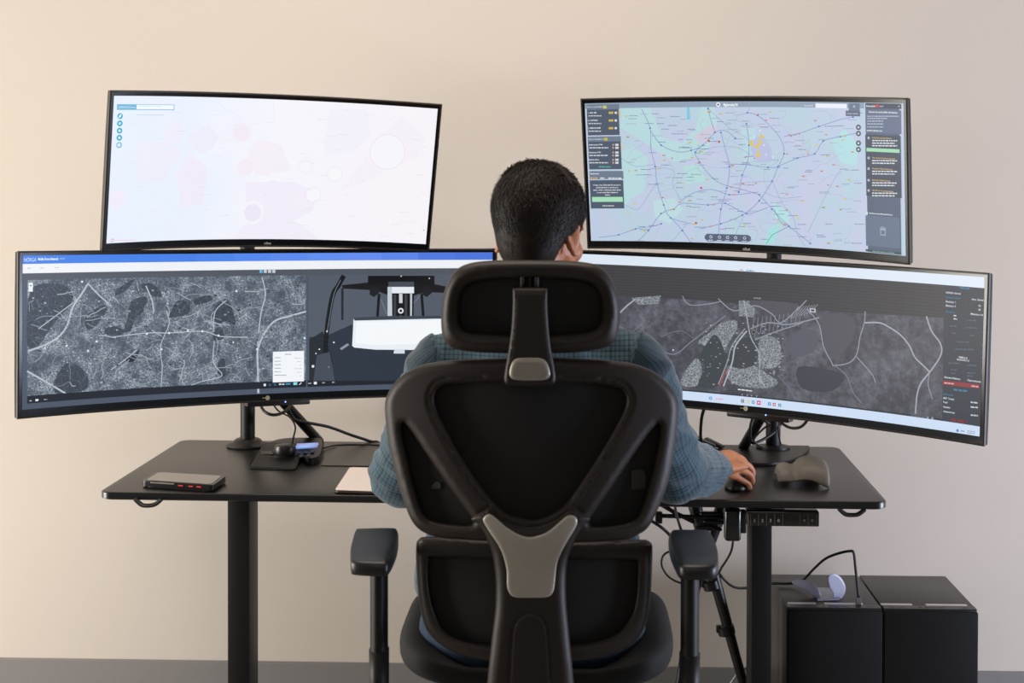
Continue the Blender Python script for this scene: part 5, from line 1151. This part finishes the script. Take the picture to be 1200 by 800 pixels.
# shirt ----------------------------------------------------------------
bm = bmesh.new()
ball(bm, che + Vector((0, .01, -.03)), (.190, .118, .21), seg=32, rings=20)
tube(bm, [che + Vector((0, 0, .06)), che, (che + pel) / 2, pel + Vector((0, 0, .10)), pel + Vector((0, 0, .06))], [(.17, .11), (.185, .115), (.185, .12), (.220, .145), (.222, .145)], 32, ref=(0, 1, 0), round_=2)
tube(bm, [shL, shL.lerp(nk, .5) + Vector((0, 0, -.012)), nk + Vector((0, 0, -.05)), shR.lerp(nk, .5) + Vector((0, 0, -.012)), shR], [.056, .050, .062, .050, .056], 20, round_=4)
tube(bm, [che + Vector((-.10, 0, .06)), shL], [.08, .056], 16, round_=3); tube(bm, [che + Vector((.10, 0, .06)), shR], [.08, .056], 16, round_=3)
for a, b, c in ((shL, elL, wrL), (shR, elR, wrR)):
    tube(bm, [a, a.lerp(b, .3), a.lerp(b, .7), b], [.062, .061, .058, .060], 20, round_=4)
    tube(bm, [b, b.lerp(c, .25), b.lerp(c, .5), b.lerp(c, .78), b.lerp(c, .90)], [.059, .058, .052, .042, .037], 20, round_=4 if False else 0)
    ball(bm, b, .061)
ring = []
for k in range(25):
    a = 2 * math.pi * k / 24; ring.append(nk + Vector((.064 * math.sin(a), .062 * math.cos(a), .012 - .012 * math.cos(a))))
tube(bm, ring, [(.006, .02)] * 25, 8, ref=(0, 0, 1))
SH = bpy.data.materials.new('plaid_shirt_cloth'); SH.use_nodes = True
n = SH.node_tree.nodes; L = SH.node_tree.links; b_ = n['Principled BSDF']; b_.inputs['Roughness'].default_value = .85; b_.inputs['Sheen Weight'].default_value = .25; b_.inputs['Specular IOR Level'].default_value = .2
at_ = n.new('ShaderNodeAttribute'); at_.attribute_name = 'plaid'; sx = n.new('ShaderNodeSeparateXYZ'); L.new(at_.outputs['Vector'], sx.inputs[0])
def mth(op, a, b=None):
    q = n.new('ShaderNodeMath'); q.operation = op
    for i, x in enumerate((a, b)):
        if x is None: continue
        if isinstance(x, (int, float)): q.inputs[i].default_value = x
        else: L.new(x, q.inputs[i])
    return q.outputs[0]
def stripes(src, period, width):
    f = mth('FRACT', mth('DIVIDE', src, period)); return mth('LESS_THAN', f, width)
l1 = mth('ADD', mth('MULTIPLY', stripes(sx.outputs[0], .0085, .26), .5), mth('MULTIPLY', stripes(sx.outputs[1], .0085, .26), .5))
l2 = mth('ADD', mth('MULTIPLY', stripes(sx.outputs[0], .034, .16), .6), mth('MULTIPLY', stripes(sx.outputs[1], .034, .16), .6))
tot = mth('ADD', mth('MULTIPLY', l1, .95), mth('MULTIPLY', l2, .45))
mx = n.new('ShaderNodeMixRGB'); mx.inputs[1].default_value = (*hexc('#516c79'), 1); mx.inputs[2].default_value = (*hexc('#182b38'), 1); L.new(tot, mx.inputs[0])
nz = n.new('ShaderNodeTexNoise'); nz.inputs['Scale'].default_value = 14; tc = n.new('ShaderNodeTexCoord'); L.new(tc.outputs['Object'], nz.inputs['Vector'])
mx2 = n.new('ShaderNodeMixRGB'); mx2.blend_type = 'MULTIPLY'; mx2.inputs[0].default_value = .4; L.new(mx.outputs[0], mx2.inputs[1]); L.new(nz.outputs['Fac'], mx2.inputs[2]); L.new(mx2.outputs[0], b_.inputs['Base Color'])
b2 = n.new('ShaderNodeBump'); b2.inputs['Strength'].default_value = .25; b2.inputs['Distance'].default_value = .001; n2 = n.new('ShaderNodeTexNoise'); n2.inputs['Scale'].default_value = 600; L.new(tc.outputs['Object'], n2.inputs['Vector']); L.new(n2.outputs['Fac'], b2.inputs['Height']); L.new(b2.outputs[0], b_.inputs['Normal'])
def wrinkle(o, amp, segs):
    me = o.data; W_ = worldm(o.parent) if o.parent else Matrix.Identity(4)
    N = len(me.vertices); co = np.empty(N * 3); me.vertices.foreach_get('co', co); co = co.reshape(-1, 3)
    no = np.empty(N * 3); me.vertices.foreach_get('normal', no); no = no.reshape(-1, 3)
    tr = np.array(W_.translation); Wc = co + tr
    A = np.array([list(s[0]) for s in segs]); B = np.array([list(s[1]) for s in segs]); rr = np.array([s[2] for s in segs])
    best = np.full(N, 1e9); uv = np.zeros((N, 3)); wr = np.zeros(N)
    for i, (a, b, r) in enumerate(zip(A, B, rr)):
        ab = b - a; l = np.linalg.norm(ab); t = np.clip(((Wc - a) @ ab) / l / l, 0, 1); c = a + t[:, None] * ab; dv = Wc - c; d = np.linalg.norm(dv, axis=1) / r
        k = d < best; best[k] = d[k]
        ax = ab / l; e1 = np.cross(ax, [0, -1, .001]); e1 /= np.linalg.norm(e1); e2 = np.cross(ax, e1)
        if i == 0: u = Wc[:, 0]; v = Wc[:, 2]
        else: u = np.arctan2(dv @ e1, -(dv @ e2)) * r * .95; v = t * l + sum(1. for _ in range(0))
        uv[k, 0] = u[k]; uv[k, 1] = v[k]; wr[k] = .35 if i == 0 else 1
    out = np.zeros(N)
    for i in range(N):
        p = Vector(Wc[i]); q = Vector((p.x * 8, p.y * 8, p.z * 17 + p.x * 7))
        r1 = 1 - abs(MN.noise(q)) * 2.2; r2 = MN.noise(q * 2.3)
        out[i] = amp * wr[i] * (r1 * .7 + r2 * .5)
    co += no * out[:, None]; me.vertices.foreach_set('co', co.ravel())
    a_ = me.attributes.new('plaid', 'FLOAT_VECTOR', 'POINT'); a_.data.foreach_set('vector', uv.ravel()); me.update()
shirt = remeshed('shirt', bm, SH, .0055, 6)
wrinkle(shirt, .0105, [(pel, nk, .20), (shL, elL, .062), (elL, wrL, .055), (shR, elR, .062), (elR, wrR, .055)])
# jeans and shoes
bm = bmesh.new(); ball(bm, pel + Vector((0, .0, -.010)), (.216, .150, .097), seg=28)
for a, b, c in ((hipL, kneeL, anL), (hipR, kneeR, anR)):
    tube(bm, [a, (a + b) / 2, b], [.088, .085, .068], 18, round_=4); tube(bm, [b, b.lerp(c, .35), b.lerp(c, .92)], [.066, .064, .054], 18, round_=2)
o = remeshed('jeans', bm, mat('denim', '#1d3248', .85, var=.15, scale=60, bump=.3, bscale=900), .008, 4); wrinkle(o, .004, [(pel, hipL, .1)])
for c in (anL, anR):
    bm = bmesh.new(); tube(bm, [c + Vector((0, -.04, -.048)), c + Vector((0, .06, -.050)), c + Vector((0, .17, -.057))], [(.040, .042), (.045, .040), (.036, .024)], 18, ref=(0, 0, 1), round_=4)
    for v in bm.verts: v.co.z = max(v.co.z, .002)
    obj('shoe', bm, mat('shoe_leather', '#1d1a18', .5), person, smooth=True)
# hair ------------------------------------------------------------------
HM = mat('dark_brown_hair', '#1c120b', .6, var=.5, scale=90, spec=.25)
def imp(p):
    a = ((p[0]) / .0845) ** 2 + ((p[1] + .016) / .1055) ** 2 + ((p[2] - .032) / .0935) ** 2
    b = (p[0] / .060) ** 2 + ((p[1] + .043) / .056) ** 2 + ((p[2] + .030) / .062) ** 2
    k = 4.; return -math.log(math.exp(-k * a) + math.exp(-k * b)) / k
def hsurf(d):
    lo_, hi_ = .02, .2; c = Vector((0, -.02, .015))
    for _ in range(22):
        m_ = (lo_ + hi_) / 2
        if imp(c + d * m_) < 1: lo_ = m_
        else: hi_ = m_
    return c + d * lo_
def hmask(p):
    x, y, z = abs(p.x), p.y, p.z
    if z > .075: return y < .082
    low = -.082 + .9 * max(0, x - .035) if y < -.02 else 0
    if y < -.035: return z > low - .0
    if y < -.005: return z > -.030 + (y + .035) * 1.2
    if y < .030: return z > .004 if x > .05 else False
    return y < .055 + .35 * (z - .03) and z > .03
bm = bmesh.new(); g = bmesh.ops.create_icosphere(bm, subdivisions=5, radius=1)
for v in bm.verts:
    p = hsurf(v.co.normalized()); v.co = p * (1 + .012 * MN.noise(p * 45))
bmesh.ops.delete(bm, geom=[v for v in bm.verts if not hmask(v.co)], context='VERTS')
me_cap = [v.co.copy() for v in bm.verts]
for v in bm.verts: v.co = hp(*v.co)
hair = obj('hair', bm, HM, person, smooth=True)
so = hair.modifiers.new('s', 'SOLIDIFY'); so.thickness = .004; so.offset = -1; apply_mods(hair)
rs = random.Random(11); bm = bmesh.new(); cnt = 0
while cnt < 15000:
    d = Vector((rs.gauss(0, 1), rs.gauss(0, 1), rs.gauss(0, 1))).normalized(); p = hsurf(d)
    if not hmask(p): continue
    e = .001; gr_ = Vector((imp(p + Vector((e, 0, 0))) - imp(p - Vector((e, 0, 0))), imp(p + Vector((0, e, 0))) - imp(p - Vector((0, e, 0))), imp(p + Vector((0, 0, e))) - imp(p - Vector((0, 0, e))))).normalized()
    cnt += 1
    sw = MN.noise(p * 22); fl_ = Vector((p.x * 3 + sw * .9, -.25 + (1.1 if p.z > .09 else 0) * (1 if p.y > -.03 else -1), -1.0 if p.z < .095 else .1)); fl_ -= gr_ * fl_.dot(gr_)
    if fl_.length < 1e-3: continue
    fl_.normalize(); top_ = max(0, min(1, (p.z + .05) / .13)); ln = (.007 + .013 * top_) * rs.uniform(.7, 1.25); lift = .10 + .22 * top_ + .25 * max(0, sw) + rs.uniform(-.06, .06)
    dd = (fl_ + gr_ * lift + Vector((rs.gauss(0, .12), rs.gauss(0, .12), rs.gauss(0, .12)))).normalized(); sd_ = dd.cross(gr_).normalized(); w_ = rs.uniform(.0005, .0010)
    p0 = p - gr_ * .001; p1 = p0 + dd * ln * .55 ; p2 = p0 + dd * ln - gr_ * ln * .22
    a = [bm.verts.new(hp(*(p0 + sd_ * w_))), bm.verts.new(hp(*(p0 - sd_ * w_))), bm.verts.new(hp(*(p1 - sd_ * w_ * .8))), bm.verts.new(hp(*(p1 + sd_ * w_ * .8))), bm.verts.new(hp(*p2))]
    bm.faces.new(a[:4]); bm.faces.new((a[3], a[2], a[4]))
me = bpy.data.meshes.new('hair_strands'); bm.transform(worldm(person).inverted()); bm.to_mesh(me); bm.free(); hs_ = link_mesh('hair_strands', me, HM, hair, False)
# the strands are given in person space, like the cap
hs_.matrix_parent_inverse = Matrix.Identity(4)
